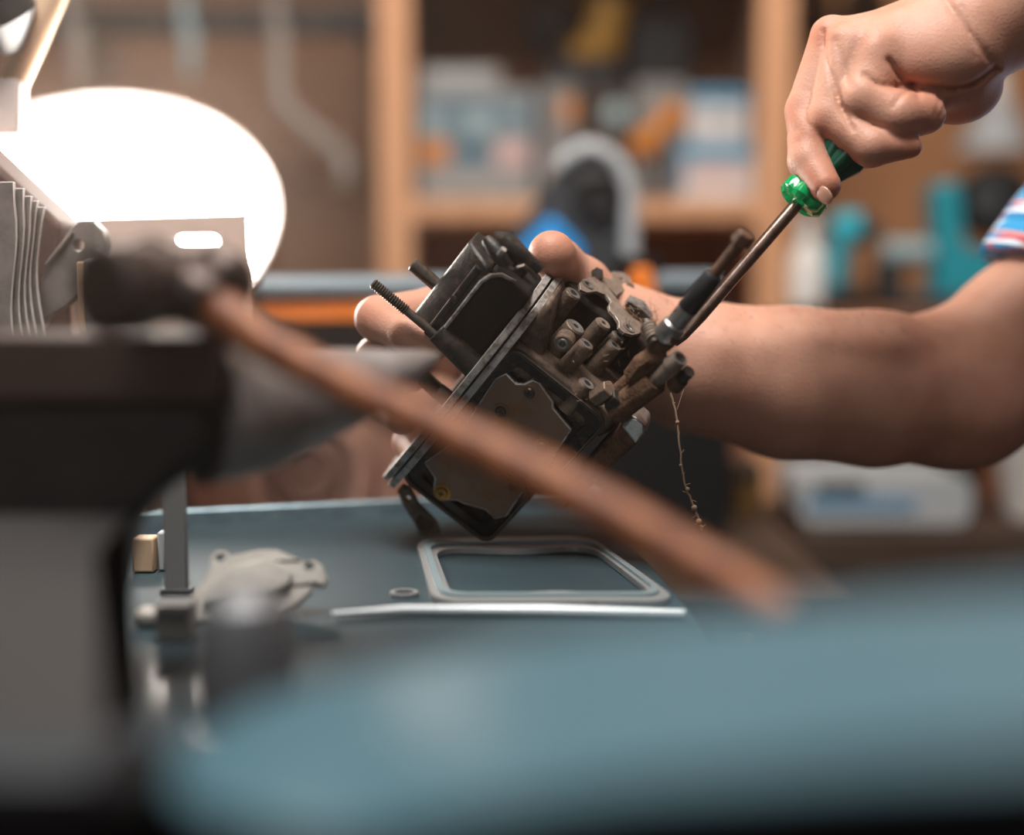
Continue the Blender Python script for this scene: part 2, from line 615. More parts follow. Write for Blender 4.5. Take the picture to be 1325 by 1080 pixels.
def plaid_material():
    m = mat('plaid', (0.1, 0.4, 0.7), 0.85)
    nt = m.node_tree
    b = nt.nodes['Principled BSDF']
    tc = nt.nodes.new('ShaderNodeTexCoord')
    sp = nt.nodes.new('ShaderNodeSeparateXYZ')
    nt.links.new(tc.outputs['Object'], sp.inputs[0])

    def M(op, a, bb):
        n = nt.nodes.new('ShaderNodeMath'); n.operation = op
        for i, q in enumerate((a, bb)):
            if isinstance(q, (int, float)): n.inputs[i].default_value = q
            else: nt.links.new(q, n.inputs[i])
        return n.outputs[0]

    def stripe(src, period, off, width):
        f = M('FRACT', M('ADD', M('DIVIDE', src, period), off), 0)
        return M('LESS_THAN', f, width)

    def mixc(fac, a, col):
        n = nt.nodes.new('ShaderNodeMix'); n.data_type = 'RGBA'
        nt.links.new(fac, n.inputs[0])
        if isinstance(a, tuple): n.inputs[6].default_value = a
        else: nt.links.new(a, n.inputs[6])
        n.inputs[7].default_value = col
        return n.outputs[2]
    across = M('ADD', sp.outputs[0], M('MULTIPLY', sp.outputs[1], 0.4))
    along = M('ADD', sp.outputs[2], M('MULTIPLY', sp.outputs[0], 0.35))
    c = mixc(stripe(across, 0.022, 0.1, 0.45), (0.03, 0.28, 0.55, 1), (0.45, 0.60, 0.72, 1))
    c = mixc(stripe(along, 0.024, 0.0, 0.32), c, (0.02, 0.20, 0.42, 1))
    c = mixc(stripe(across, 0.022, 0.72, 0.14), c, (0.50, 0.09, 0.12, 1))
    c = mixc(stripe(along, 0.024, 0.45, 0.10), c, (0.62, 0.30, 0.28, 1))
    c = mixc(stripe(along, 0.024, 0.75, 0.10), c, (0.75, 0.80, 0.85, 1))
    nt.links.new(c, b.inputs['Base Color'])


plaid_material()

mat('edge_worn', (0.72, 0.70, 0.67), 0.35, metal=0.4, col2=(0.28, 0.23, 0.19), nscale=140, nlo=0.5, nhi=0.66)
mat('edge_dust', (0.27, 0.20, 0.15), 0.7, col2=(0.10, 0.07, 0.05), nscale=150, nlo=0.48, nhi=0.66)
mat('fin_edge', (0.62, 0.58, 0.55), 0.5, metal=0.2)

# ------------------------------------------------------------------ the room
X0, X1, Y0, Y1, ZC = -2.2, 2.6, -1.6, 2.55, 2.5


def struct(name, mb, m, label=None, **k):
    o = mb.build(name, m, None, **k)
    o['kind'] = 'structure'
    if label: o['label'] = label
    return o


struct('floor', MB().box((X0, Y0, -0.05), (X1, Y1, 0)), 'concrete', 'grey concrete workshop floor')
struct('ceiling', MB().box((X0, Y0, ZC), (X1, Y1, ZC + 0.05)), 'ceiling_paint', 'plain pale workshop ceiling')
struct('wall_back', MB().box((X0, Y1, 0), (X1, Y1 + 0.05, ZC)), 'wall_brown', 'brown back wall behind the shelves')
struct('wall_left', MB().box((X0 - 0.05, Y0, 0), (X0, Y1, ZC)), 'wall_brown', 'brown left wall')
struct('wall_right', MB().box((X1, Y0, 0), (X1 + 0.05, Y1, ZC)), 'wall_orange', 'orange-brown right wall')
struct('wall_front', MB().box((X0, Y0 - 0.05, 0), (X1, Y0, ZC)), 'wall_brown', 'brown wall behind the camera')


hz = MB().box((X0 - .2, Y0 - .2, -.2), (X1 + .2, Y1 + .2, ZC + .2)).build('haze', bpy.data.materials.new('haze'), None, smooth=False)  # room-sized scattering volume added to imitate lens bloom around the lamp
hm_ = hz.data.materials[0]
hm_.use_nodes = True
hm_.node_tree.nodes.clear()
ho_ = hm_.node_tree.nodes.new('ShaderNodeOutputMaterial')
vs_ = hm_.node_tree.nodes.new('ShaderNodeVolumeScatter')
vs_.inputs['Color'].default_value = (1.0, 0.82, 0.68, 1)
vs_.inputs['Density'].default_value = 0.026
vs_.inputs['Anisotropy'].default_value = 0.8
hm_.node_tree.links.new(vs_.outputs[0], ho_.inputs['Volume'])
tag(hz, 'added thin haze standing in for lens bloom around the glowing lamp', 'haze', kind='stuff')

# ------------------------------------------------------------------ shelf unit
def px_x(px, d): return (px - 662.5) / FPX * d


ZT = 0.937
ZB2_ = 0.85
YS = 1.98        # front plane of the shelving
zs = P(700, 272, YS + 0.02).z
su = thing('shelf_unit', 'light wooden shelf unit with tan front posts behind the hands', 'shelf', (px_x(755, YS), YS, 0))
xl0, xl1 = px_x(492, YS), px_x(534, YS)
xr0, xr1 = px_x(976, YS), px_x(1020, YS)
for a, b in ((xl0, xl1), (xr0, xr1)):
    MB().box((a, YS, 0), (b, YS + 0.03, 2.2)).build('post', 'plywood', su, bevel=0.002)
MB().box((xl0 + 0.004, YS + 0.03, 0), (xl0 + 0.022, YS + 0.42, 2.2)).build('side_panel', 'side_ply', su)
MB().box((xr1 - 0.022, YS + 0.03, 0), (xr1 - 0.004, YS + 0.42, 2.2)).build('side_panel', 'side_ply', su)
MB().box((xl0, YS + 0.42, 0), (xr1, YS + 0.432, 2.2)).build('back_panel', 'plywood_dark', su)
zt = zs + 0.014
for k, z in enumerate((zt, zt - 0.40, zt - 0.80, zt + 0.44)):
    if k < 3 or True:
        MB().box((xl1 - 0.02, YS + 0.004, z - 0.028), (xr0 + 0.02, YS + 0.42, z)).build('shelf_board', 'plywood', su, bevel=0.0015)


def card_box(name, label, cat, px0, px1, py0, d, z0, depth, m, group=None):
    """a box whose front face spans the given pixels, standing on z0"""
    x0, x1 = px_x(px0, d), px_x(px1, d)
    z1 = P(662, py0, d).z
    t = thing(name, label, cat, ((x0 + x1) / 2, d + depth / 2, z0), group=group)
    MB().box((x0, d, z0), (x1, d + depth, z1)).build('carton', m, t, bevel=0.002)

    def lab(pname, a, b, c, e, mm):
        MB().box((px_x(a, d), d - 0.0012, P(662, e, d).z), (px_x(b, d), d, P(662, c, d).z)).build(pname, mm, t)
    return t, lab


E = 0.0005
t, lab = card_box('cardboard_carton', 'large grey printed carton with blue and orange patches at the left of the shelf', 'box', 541, 690, 118, 2.06, zt + E, 0.22, 'carton_blue', group='grey cartons on the shelf')
lab('printed_label', 541, 690, 120, 128, 'carton_grey')
lab('printed_label', 543, 582, 183, 214, 'print_orange')
lab('printed_label', 594, 632, 182, 206, 'print_blue')
lab('printed_label', 640, 684, 184, 216, 'pink_print')
lab('printed_label', 604, 634, 148, 176, 'teal_grey')
lab('printed_label', 546, 570, 150, 174, 'teal_grey')
lab('printed_label', 544, 686, 226, 250, 'carton_grey')
t2, lab = card_box('cardboard_carton', 'plain grey carton lying on the large printed carton', 'box', 543, 648, 92, 2.07, P(662, 118, 2.06).z + 0.001, 0.18, 'carton_grey', group='grey cartons on the shelf')
lab('printed_label', 560, 628, 98, 110, 'light_grey')
t3, lab = card_box('storage_bin', 'dull brown-grey bin between the printed carton and the orange clamp', 'bin', 697, 745, 112, 2.12, zt + E, 0.18, 'mid_grey', group='storage bins on the shelf')
lab('printed_label', 702, 740, 200, 235, 'carton_grey')
lab('printed_label', 725, 743, 130, 160, 'print_orange')
t4, lab = card_box('storage_bin', 'dark brown bin in the middle of the shelf behind the grey saw head', 'bin', 752, 812, 118, 2.16, zt + E, 0.16, 'dark_wood', group='storage bins on the shelf')
MB().lathe((px_x(795, 2.155), 2.16, P(662, 150, 2.15).z), (0, -1, 0), [(0, 0.018), (0.006, 0.018), (0.008, 0.012)]).build('round_cap', 'teal_grey', t4)
t5, lab = card_box('storage_bin', 'grey-brown bin behind the orange clamp', 'bin', 818, 884, 108, 2.24, zt + E, 0.12, 'carton_grey', group='storage bins on the shelf')
t6, lab = card_box('blue_white_box', 'lower blue-topped white box at the right of the shelf, pink print on front', 'box', 874, 971, 186, 2.03, zt + E, 0.16, 'white_card', group='blue and white boxes')
lab('printed_label', 874, 971, 187, 208, 'box_blue')
lab('printed_label', 884, 955, 220, 236, 'pink_print')
lab('printed_label', 874, 882, 208, 250, 'box_blue')
z6 = P(662, 186, 2.03).z + 0.001
t7, lab = card_box('blue_white_box', 'upper blue-topped white box standing on the other blue and white box', 'box', 889, 964, 119, 2.05, z6, 0.12, 'white_card', group='blue and white boxes')
lab('printed_label', 889, 964, 120, 136, 'box_blue')
lab('printed_label', 905, 950, 150, 164, 'light_grey')

# dark power tool with a yellow body on top of the bins
dtz = max(P(662, 112, 2.12).z, P(662, 118, 2.16).z) + 0.002
td = thing('cordless_drill', 'black power tool with a yellow body lying on the bins of the shelf', 'power tool', (px_x(760, 2.15), 2.2, dtz))
xa, xb = px_x(705, 2.15), px_x(835, 2.15)
ztop = P(662, 2, 2.15).z
MB().prism(rrect(px_x(712, 2.15), dtz, px_x(800, 2.15), dtz + 0.045, 0.012), (0, 2.17, 0), (1, 0, 0), (0, 0, 1), (0, 1, 0), 0.08).build('battery', 'black_plastic', td, bevel=0.003)
MB().tube([(px_x(752, 2.15), 2.21, dtz + 0.04), (px_x(762, 2.15), 2.21, ztop - 0.04)], [0.026, 0.022], 20).build('grip', 'black_plastic', td)
MB().tube([(px_x(740, 2.15), 2.19, ztop - 0.085), (px_x(778, 2.15), 2.19, ztop - 0.07), (px_x(790, 2.15), 2.19, ztop)], [0.02, 0.034, 0.03], 20).build('motor_body', 'yellow_plastic', td)
MB().tube([(px_x(720, 2.15), 2.215, ztop - 0.05), (px_x(700, 2.15), 2.215, ztop - 0.03), (px_x(690, 2.15), 2.215, ztop - 0.01)], [0.045, 0.03, 0.012], 20).build('chuck', 'black_plastic', td)
tk = thing('black_tool_case', 'black soft tool bag in the dim upper right of the shelf', 'bag', (px_x(850, 2.2), 2.3, P(662, 108, 2.24).z + 0.002))
zb = P(662, 108, 2.24).z + 0.002
MB().prism(rrect(px_x(815, 2.2), zb, px_x(892, 2.2), zb + 0.10, 0.03), (0, 2.245, 0), (1, 0, 0), (0, 0, 1), (0, 1, 0), 0.11).build('bag_body', 'black_plastic', tk, bevel=0.006)
MB().tube([(px_x(835, 2.2), 2.30, zb + 0.095), (px_x(840, 2.2), 2.30, zb + 0.13), (px_x(868, 2.2), 2.30, zb + 0.13), (px_x(873, 2.2), 2.30, zb + 0.095)], 0.006, 8).build('bag_handle', 'dark_grey', tk)

# orange clamp
tc_ = thing('hand_clamp', 'orange plastic hand clamp on the shelf beside the blue and white boxes', 'clamp', (px_x(848, 2.08), 2.1, zt + E))
MB().tube([P(822, 196, 2.08), P(838, 182, 2.08), P(852, 166, 2.08), P(866, 152, 2.08), P(882, 146, 2.08)], [0.017, 0.02, 0.012, 0.021, 0.017], 16).build('jaw', 'orange_deep', tc_)
MB().tube([P(832, 190, 2.09), P(838, 225, 2.09), Vector((px_x(838, 2.09), P(838, 225, 2.09).y, zt + E + 0.004))], [0.013, 0.012, 0.01], 14).build('clamp_handle', 'mid_grey', tc_)
MB().tube([P(852, 170, 2.10), P(856, 215, 2.10), Vector((px_x(850, 2.10), P(850, 225, 2.10).y, zt + E + 0.004))], [0.013, 0.012, 0.01], 14).build('clamp_handle', 'dark_grey', tc_)

# ------------------------------------------------------------------ clothes rail with hangers, left of the shelf unit
zr = P(300, 36, 2.15).z
rl = thing('hanging_rail', 'dark rail running along the brown wall at top left', 'rail', (px_x(270, 2.15), 2.15, zr))
MB().box((X0, 2.14, zr - 0.02), (xl0 + 0.004, 2.165, zr + 0.022)).build('rail_bar', 'black_plastic', rl, bevel=0.003)
for x in (px_x(60, 2.15), px_x(470, 2.15), -1.8):
    MB().box((x - 0.012, 2.16, zr - 0.012), (x + 0.012, Y1, zr + 0.012)).build('rail_bracket', 'dark_grey', rl)


def rail_hook(px, label, m, path, r_):
    c = Vector((px_x(px, 2.098), 2.15, zr))
    t = thing('rail_hook', label, 'hook', c, group='hooks hanging on the dark rail')
    MB().tube([c + Vector((0, 0.034 * math.sin(a), 0.044 * math.cos(a))) for a in [R(q) for q in range(110, -95, -17)]] + [c + Vector((0, -0.03, -0.02))], r_ * .8, 10).build('hook', m, t)
    MB().tube([P(a, b, 2.04) for a, b in path], [r_] * (len(path) - 1) + [r_ * .6], 12).build('shank', m, t)


rail_hook(100, 'pale grey straight hook at the left end of the rail above the lamp', 'side_grey', [(100, 30), (101, 70), (102, 108)], .012)
rail_hook(245, 'short grey-green hook on the rail above the lamp', 'teal_grey', [(246, 30), (246, 60), (246, 98)], .010)
rail_hook(362, 'long pale hook with a bent end hanging right of the lamp', 'side_grey', [(361, 30), (361, 118), (368, 138), (400, 166), (436, 196), (449, 212), (446, 232), (434, 238)], .0115)

# ------------------------------------------------------------------ right-hand background
wr = MB().box((xr1 + 0.005, 2.40, 0), (X1, Y1, ZC))
struct('trim_1', wr, 'wall_orange', 'orange-brown boarded panel on the back wall at right')
ws = thing('wall_shelf', 'brown wall shelf carrying the teal tools at right', 'shelf', (px_x(1190, 1.9), 1.95, 0))
zsh = P(1150, 398, 1.85).z
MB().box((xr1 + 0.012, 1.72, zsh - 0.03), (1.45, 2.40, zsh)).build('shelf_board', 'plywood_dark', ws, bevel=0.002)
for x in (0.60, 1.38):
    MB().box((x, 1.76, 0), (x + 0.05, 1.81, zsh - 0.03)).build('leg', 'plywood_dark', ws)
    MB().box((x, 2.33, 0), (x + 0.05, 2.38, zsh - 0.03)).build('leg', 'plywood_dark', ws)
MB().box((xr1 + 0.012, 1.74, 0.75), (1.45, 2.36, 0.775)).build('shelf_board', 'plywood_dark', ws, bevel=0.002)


def q(px, py, d): return P(px, py, d)


zf = zsh + 0.0006
dT = 1.86
t = thing('plastic_bottle', 'white plastic bottle beside the wooden post, behind the screwdriver', 'bottle', (px_x(1043, dT), dT, zf))
bx = px_x(1043, dT)
MB().lathe((bx, dT, zf), (0, 0, 1), [(0, 0.02), (0.002, 0.024), (0.06, 0.024), (0.075, 0.018), (0.085, 0.010), (0.095, 0.010)]).build('bottle_body', 'white_plastic', t)
MB().lathe((bx, dT, zf + 0.095), (0, 0, 1), [(0, 0.012), (0.02, 0.011), (0.022, 0.008)]).build('cap', 'white_plastic', t)
# teal drill
t = thing('cordless_drill', 'teal cordless drill with a bright cyan motor end on the right shelf', 'power tool', (px_x(1085, dT), dT, zf))
zz = P(1085, 300, dT).z
MB().tube([q(1078, 300, dT), q(1112, 292, dT)], [0.020, 0.022], 20).build('motor_end', 'teal_bright', t, bevel=0.004)
MB().tube([q(1112, 296, dT), q(1126, 300, dT), q(1138, 303, dT)], [0.020, 0.016, 0.010], 20).build('chuck', 'dark_grey', t)
MB().tube([q(1086, 310, dT), Vector((px_x(1078, dT), q(1086, 310, dT).y, zf + 0.025))], [0.016, 0.019], 16).build('grip', 'teal_plastic', t)
MB().box((px_x(1058, dT), dT - 0.065, zf), (px_x(1108, dT), dT + 0.03, zf + 0.026)).build('battery', 'black_plastic', t, bevel=0.004)
# teal saw
t = thing('mitre_saw', 'teal bench saw with a black round motor on the right shelf', 'power tool', (px_x(1215, dT), dT, zf))
MB().tube([q(1142, 326, dT), q(1205, 326, dT)], 0.016, 16).build('guide_rail', 'teal_grey', t)
MB().prism([(px_x(a, dT), P(a, b, dT).z) for a, b in ((1196, 240), (1226, 236), (1236, 318), (1292, 330), (1290, 392), (1200, 392), (1204, 330))], (0, dT - 0.03, 0), (1, 0, 0), (0, 0, 1), (0, 1, 0), 0.06).build('arm_casting', 'teal_plastic', t, bevel=0.006)
MB().lathe(q(1278, 262, dT + 0.02), (-0.15, -1, 0), [(0, 0.046), (0.06, 0.046), (0.075, 0.036), (0.078, 0.02)]).build('motor', 'black_plastic', t)
MB().lathe(q(1278, 262, dT - 0.058), (-0.15, -1, 0), [(0, 0.022), (0.004, 0.02)]).build('motor_cap', 'dark_grey', t)
zb = zf
MB().box((px_x(1142, dT), dT - 0.07, zb), (px_x(1320, dT), dT + 0.09, zb + 0.018)).build('base', 'dark_grey', t, bevel=0.003)
MB().tube([q(1150, 340, dT + 0.01), Vector((px_x(1150, dT), q(1150, 340, dT).y, zb + 0.016))], 0.02, 14).build('pivot', 'black_plastic', t)
MB().tube([q(1232, 262, dT), q(1246, 262, dT + 0.01)], 0.02, 14).build('motor_neck', 'dark_grey', t)
MB().lathe(q(1258, 350, dT - 0.03), (0, -1, 0), [(0, 0.03), (0.006, 0.03), (0.008, 0.012)]).build('knob', 'dark_grey', t)
# white hanging lamp cover at far right
t = thing('white_hood', 'white bell-shaped hood hanging on the brown wall at far right', 'lamp hood', q(1290, 170, 2.2))
c = q(1290, 130, 2.2)
MB().lathe(c, (0, 0, -1), [(0, 0.015), (0.01, 0.03), (0.05, 0.045), (0.075, 0.062), (0.08, 0.062)]).build('hood', 'light_grey', t)
MB().lathe(c + Vector((0, 0, 0.05)), (0, 0, -1), [(0, 0.012), (0.045, 0.018), (0.05, 0.018)]).build('collar', 'white_plastic', t)
MB().box((c.x - 0.012, c.y - 0.012, c.z + 0.045), (c.x + 0.012, 2.40, c.z + 0.065)).build('wall_arm', 'dark_grey', t)
# dark round things at the top of the wall
for (a, b, r_, lab_) in ((1045, 12, 0.035, 'black round coil hanging high on the wall right of the wooden post'), (1120, 8, 0.03, 'small black round coil hanging high on the wall above the fist')):
    t = thing('cable_coil', lab_, 'cable', q(a, b, 2.25), group='black coils on the wall')
    cc = q(a, b, 2.3)
    for k in range(3):
        MB().tube([cc + Vector((math.cos(th) * (r_ - 0.004 * k), -0.012 * k, math.sin(th) * (r_ - 0.004 * k))) for th in [2 * math.pi * i / 24 for i in range(25)]], 0.009, 8, cap=False).build('cable_turn', 'black_rubber', t)
    MB().tube([cc + Vector((0, -0.03, r_)), cc + Vector((0, 0.12, r_ - 0.006))], 0.005, 8).build('peg', 'dark_grey', t)
# low right: grey case with blue stripe and white bucket
dl = 1.62
zl = P(1100, 668, dl).z
lt = thing('low_cabinet', 'dark low cabinet under the grey case at lower right', 'cabinet', (px_x(1200, dl), dl + 0.1, 0))
MB().box((px_x(1012, dl), dl - 0.12, 0.02), (px_x(1500, dl), dl + 0.10, zl)).build('cabinet_body', 'dark_wood', lt, bevel=0.003)
MB().box((px_x(1020, dl), dl - 0.128, 0.05), (px_x(1250, dl), dl - 0.12, zl - 0.02)).build('door', 'dark_wood', lt, bevel=0.002)
MB().box((px_x(1254, dl), dl - 0.128, 0.05), (px_x(1495, dl), dl - 0.12, zl - 0.02)).build('door', 'dark_wood', lt, bevel=0.002)
t = thing('grey_case', 'pale grey flat plastic case with a blue stripe seen under the forearm', 'case', (px_x(1130, dl), dl, zl))
MB().prism(rrect(px_x(1022, dl), zl + .001, px_x(1236, dl), P(1100, 606, dl).z, 0.015), (0, dl - 0.08, 0), (1, 0, 0), (0, 0, 1), (0, 1, 0), 0.14).build('case_body', 'light_grey', t, bevel=0.006)
MB().box((px_x(1030, dl), dl - 0.083, P(1100, 646, dl).z), (px_x(1165, dl), dl - 0.079, P(1100, 634, dl).z)).build('stripe', 'soft_blue', t)
MB().box((px_x(1040, dl), dl - 0.084, P(1100, 622, dl).z), (px_x(1100, dl), dl - 0.079, P(1100, 612, dl).z)).build('handle', 'black_plastic', t)
t = thing('white_bucket', 'white plastic bucket at the right edge under the elbow', 'bucket', (px_x(1345, dl), dl, zl))
MB().lathe((px_x(1345, dl), dl - 0.03, zl + .001), (0, 0, 1), [(0, 0.038), (0.01, 0.042), (0.11, 0.06), (0.115, 0.063), (0.12, 0.06)]).build('pail', 'white_plastic', t)
MB().tube([Vector((px_x(1345, dl) + 0.064 * math.cos(a), dl - 0.045, zl + 0.115 - 0.05 * math.sin(a))) for a in [math.pi * k / 12 for k in range(13)]], 0.003, 8).build('handle', 'light_grey', t)

# ------------------------------------------------------------------ back table, tool case, saw, rusty disc
ZB2 = 0.85
bt = thing('back_table', 'dark low table behind the steel workbench', 'table', (-0.2, 1.3, 0))
MB().box((-0.75, 1.02, ZB2 - 0.03), (0.25, 1.70, ZB2)).build('table_top', 'dark_wood', bt, bevel=0.003)
for x in (-0.72, 0.19):
    for y in (1.04, 1.64):
        MB().box((x, y, 0), (x + 0.04, y + 0.04, ZB2 - 0.03)).build('leg', 'dark_wood', bt)
dc = 1.16
# tool case, its front edge running slightly away to the right
A = P(235, 372, 1.12); B = P(948, 340, 1.24)
ex = Vector((B.x - A.x, B.y - A.y, 0)); L = ex.length; ex.normalize()
ey = Vector((-ex.y, ex.x, 0)); ez = Vector((0, 0, 1))
org = Vector((A.x, A.y, ZB2 + 0.0006))
H = A.z - org.z
tcase = thing('tool_case', 'long black tool case with orange stripe and pale rail behind the carburettor', 'case', org + ex * (L / 2) + ey * 0.06)
MB().prism(rrect(0, 0, L, H, 0.022), org, ex, ez, ey, 0.12).build('case_body', 'black_plastic', tcase, bevel=0.006)
MB().tube([org + ex * (0.01) + ez * (H - 0.001) - ey * 0.004, org + ex * (L * 0.74) + ez * (H - 0.001) - ey * 0.004], 0.0105, 16).build('top_rail', 'slate_rail', tcase)
MB().tube([org + ex * (L * 0.80) + ez * (H + 0.001) - ey * 0.002, org + ex * (L - 0.02) + ez * (H + 0.001) - ey * 0.002], 0.0105, 16).build('top_rail', 'slate_rail', tcase)


def on_case(px, py):
    r = (P(px, py, 1) - CAM)
    n = ey
    tt = (org - CAM).dot(n) / r.dot(n)
    h = CAM + r * tt - org
    return h.dot(ex), h.dot(ez)


a0 = on_case(335, 365); a1 = on_case(338, 415)
MB().prism(rrect(a0[0], a1[1], a0[0] + 0.30, a0[1], (a0[1] - a1[1]) * 0.48), org - ey * 0.008, ex, ez, ey, 0.012).build('orange_stripe', 'orange_plastic', tcase, bevel=0.003)
b0 = on_case(812, 345); b1 = on_case(846, 388)
MB().prism([(b0[0], b0[1]), (b0[0] + 0.016, b0[1]), (b1[0], b1[1]), (b0[0] - 0.002, b1[1])], org - ey * 0.016, ex, ez, ey, 0.02).build('latch', 'orange_plastic', tcase, bevel=0.003)
g0 = on_case(795, 330); g1 = on_case(850, 352)
MB().prism(rrect(g0[0], g1[1], g1[0], g0[1], 0.006), org - ey * 0.012, ex, ez, ey, 0.02).build('hinge_block', 'black_plastic', tcase, bevel=0.002)

ds = 1.47
tsaw = thing('grinder_head', 'dark grey arched saw head with pale rim and blue guard behind the thumb', 'power tool', (px_x(760, ds), ds, ZB2))


def fp(pl, d): return [(px_x(a, d), P(a, b, d).z) for a, b in pl]


arch = [(818, 360), (818, 255)] + [(765 + 53 * math.cos(R(a)), 252 - 57 * math.sin(R(a))) for a in range(10, 150, 12)] + [(690, 268), (640, 325), (640, 360)]
MB().prism(fp(arch, ds), (0, ds, 0), (1, 0, 0), (0, 0, 1), (0, 1, 0), 0.07).build('arm_housing', 'dark_grey', tsaw, bevel=0.005)
MB().tube([Vector((px_x(a, ds), ds - 0.004, P(a, b, ds).z)) for a, b in [(722, 218), (735, 204), (752, 196), (770, 195), (788, 203), (803, 220), (811, 245), (813, 275), (814, 312), (814, 350)]], 0.0088, 14).build('pale_rim', 'light_grey', tsaw)
MB().prism(fp([(712, 280), (750, 318), (755, 350), (655, 350), (672, 318)], ds), (0, ds - 0.035, 0), (1, 0, 0), (0, 0, 1), (0, 1, 0), 0.05).build('blue_guard', 'blue_plastic', tsaw, bevel=0.004)
MB().lathe((px_x(772, ds), ds + .002, P(772, 255, ds).z), (0, -1, 0), [(0, 0.026), (0.012, 0.026), (0.014, 0.02), (0.008, 0.016), (0.008, 0.006)]).build('pivot_hub', 'black_plastic', tsaw)
MB().tube([Vector((px_x(762, ds), ds + 0.02, P(762, 200, ds).z)), Vector((px_x(762, ds), ds + 0.02, P(762, 180, ds).z))], [0.014, 0.008], 14).build('top_knob', 'light_grey', tsaw)
MB().box((px_x(640, ds), ds - 0.06, ZB2 + .0006), (px_x(825, ds), ds + 0.14, ZB2 + 0.03)).build('base', 'dark_grey', tsaw, bevel=0.004)
MB().box((px_x(700, ds), ds + 0.005, ZB2 + 0.03), (px_x(800, ds), ds + 0.065, P(760, 355, ds).z)).build('pedestal', 'dark_grey', tsaw, bevel=0.004)

dd = 1.055
cc = P(398, 612, dd)
rr = cc.z - ZB2 - 0.001
td = thing('rusty_drum', 'round rusty brown drum with concentric rings standing behind the bench edge', 'drum', (cc.x, cc.y, ZB2))
ax = Vector((0.12, -1, 0.05)).normalized()
MB().lathe(cc - ax * 0.03, ax, [(0, rr - 0.006), (0.004, rr), (0.03, rr), (0.033, rr - 0.004), (0.029, rr - 0.012), (0.029, 0.052), (0.034, 0.05), (0.034, 0.043), (0.027, 0.04), (0.027, 0.026)], 48).build('drum_face', 'rust_brown', td)
MB().lathe(cc - ax * 0.004, ax, [(0, 0.024), (0.008, 0.023), (0.010, 0.018), (0.004, 0.012)], 32).build('hub', 'rust_dark', td)
MB().lathe(cc + ax * 0.0035, ax, [(0, 0.0425), (0.002, 0.0425), (0.002, 0.0365), (0, 0.0365)], 40).build('raised_ring', 'rust_light', td)
t = thing('red_block', 'rusty red block standing right of the rusty drum', 'block', P(520, 700, 1.06))
b0 = P(470, 560, 1.10)
MB().box((px_x(486, 1.10), 1.09, ZB2 + .0006), (px_x(575, 1.10), 1.15, P(500, 548, 1.1).z)).build('block_body', 'brick_red', t, bevel=0.004)
MB().box((px_x(500, 1.10), 1.085, ZB2 + .02), (px_x(506, 1.10), 1.0905, P(500, 560, 1.1).z)).build('groove_strip', 'rust_dark', t)
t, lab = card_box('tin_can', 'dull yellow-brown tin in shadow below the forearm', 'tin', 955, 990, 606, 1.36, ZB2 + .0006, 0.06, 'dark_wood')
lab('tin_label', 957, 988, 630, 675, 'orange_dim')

# ------------------------------------------------------------------ workbench

c4 = [G(60, 690, ZT), G(775, 653, ZT), G(905, 800, ZT), G(960, 905, ZT), G(150, 1190, ZT), G(-620, 1190, ZT)]
cen = sum(c4, Vector()) / len(c4)
wb = thing('workbench', 'blue-grey painted steel workbench with a bright rear edge', 'workbench', (cen.x, cen.y, 0))
MB().prism([(p.x, p.y) for p in c4], (0, 0, ZT - 0.025), (1, 0, 0), (0, 1, 0), (0, 0, 1), 0.025).build('bench_top', 'bench_steel', wb, bevel=0.002)
e0, e1 = c4[0], c4[1]
bx = (e1 - e0).normalized(); by = Vector((-bx.y, bx.x, 0))
MB().obox((e0 + e1) / 2 + by * 0.003 + Vector((0, 0, 0.003)), bx, by, Vector((0, 0, 1)), (e1 - e0).length, 0.006, 0.014).build('rear_rim', 'bench_rim', wb, bevel=0.0015)
for p in (c4[0], c4[1], c4[4], c4[5]):
    pp = p + (cen - p) * 0.10
    MB().box((pp.x - 0.02, pp.y - 0.02, 0), (pp.x + 0.02, pp.y + 0.02, ZT - 0.024)).build('leg', 'dark_grey', wb)

# gasket on the bench
gz = ZT + 0.0005
gq = [G(a, b, gz) for a, b in ((538, 704), (765, 700), (880, 785), (560, 786))]
gk = thing('carburettor_gasket', 'thin pale steel gasket frame lying on the bench below the carburettor', 'gasket', sum(gq, Vector()) / 4)


def quad_pt(u, v):
    return (gq[0] * (1 - u) + gq[1] * u) * (1 - v) + (gq[3] * (1 - u) + gq[2] * u) * v


def quad_loop(u0, v0, u1, v1, r, wob=0):
    out = []
    for (a, b) in rrect(u0, v0, u1, v1, r, 5):
        out.append((a, b))
    res = []
    for i in range(len(out)):
        a, b = out[i]; c_, d_ = out[(i + 1) % len(out)]
        n = max(1, int(math.hypot(c_ - a, d_ - b) / 0.06))
        for k in range(n):
            uu, vv = a + (c_ - a) * k / n, b + (d_ - b) * k / n
            if wob: vv += wob * math.sin(uu * 9) * (1 if vv > 0.5 else -0.5)
            p = quad_pt(uu, vv)
            res.append((p.x, p.y))
    return res


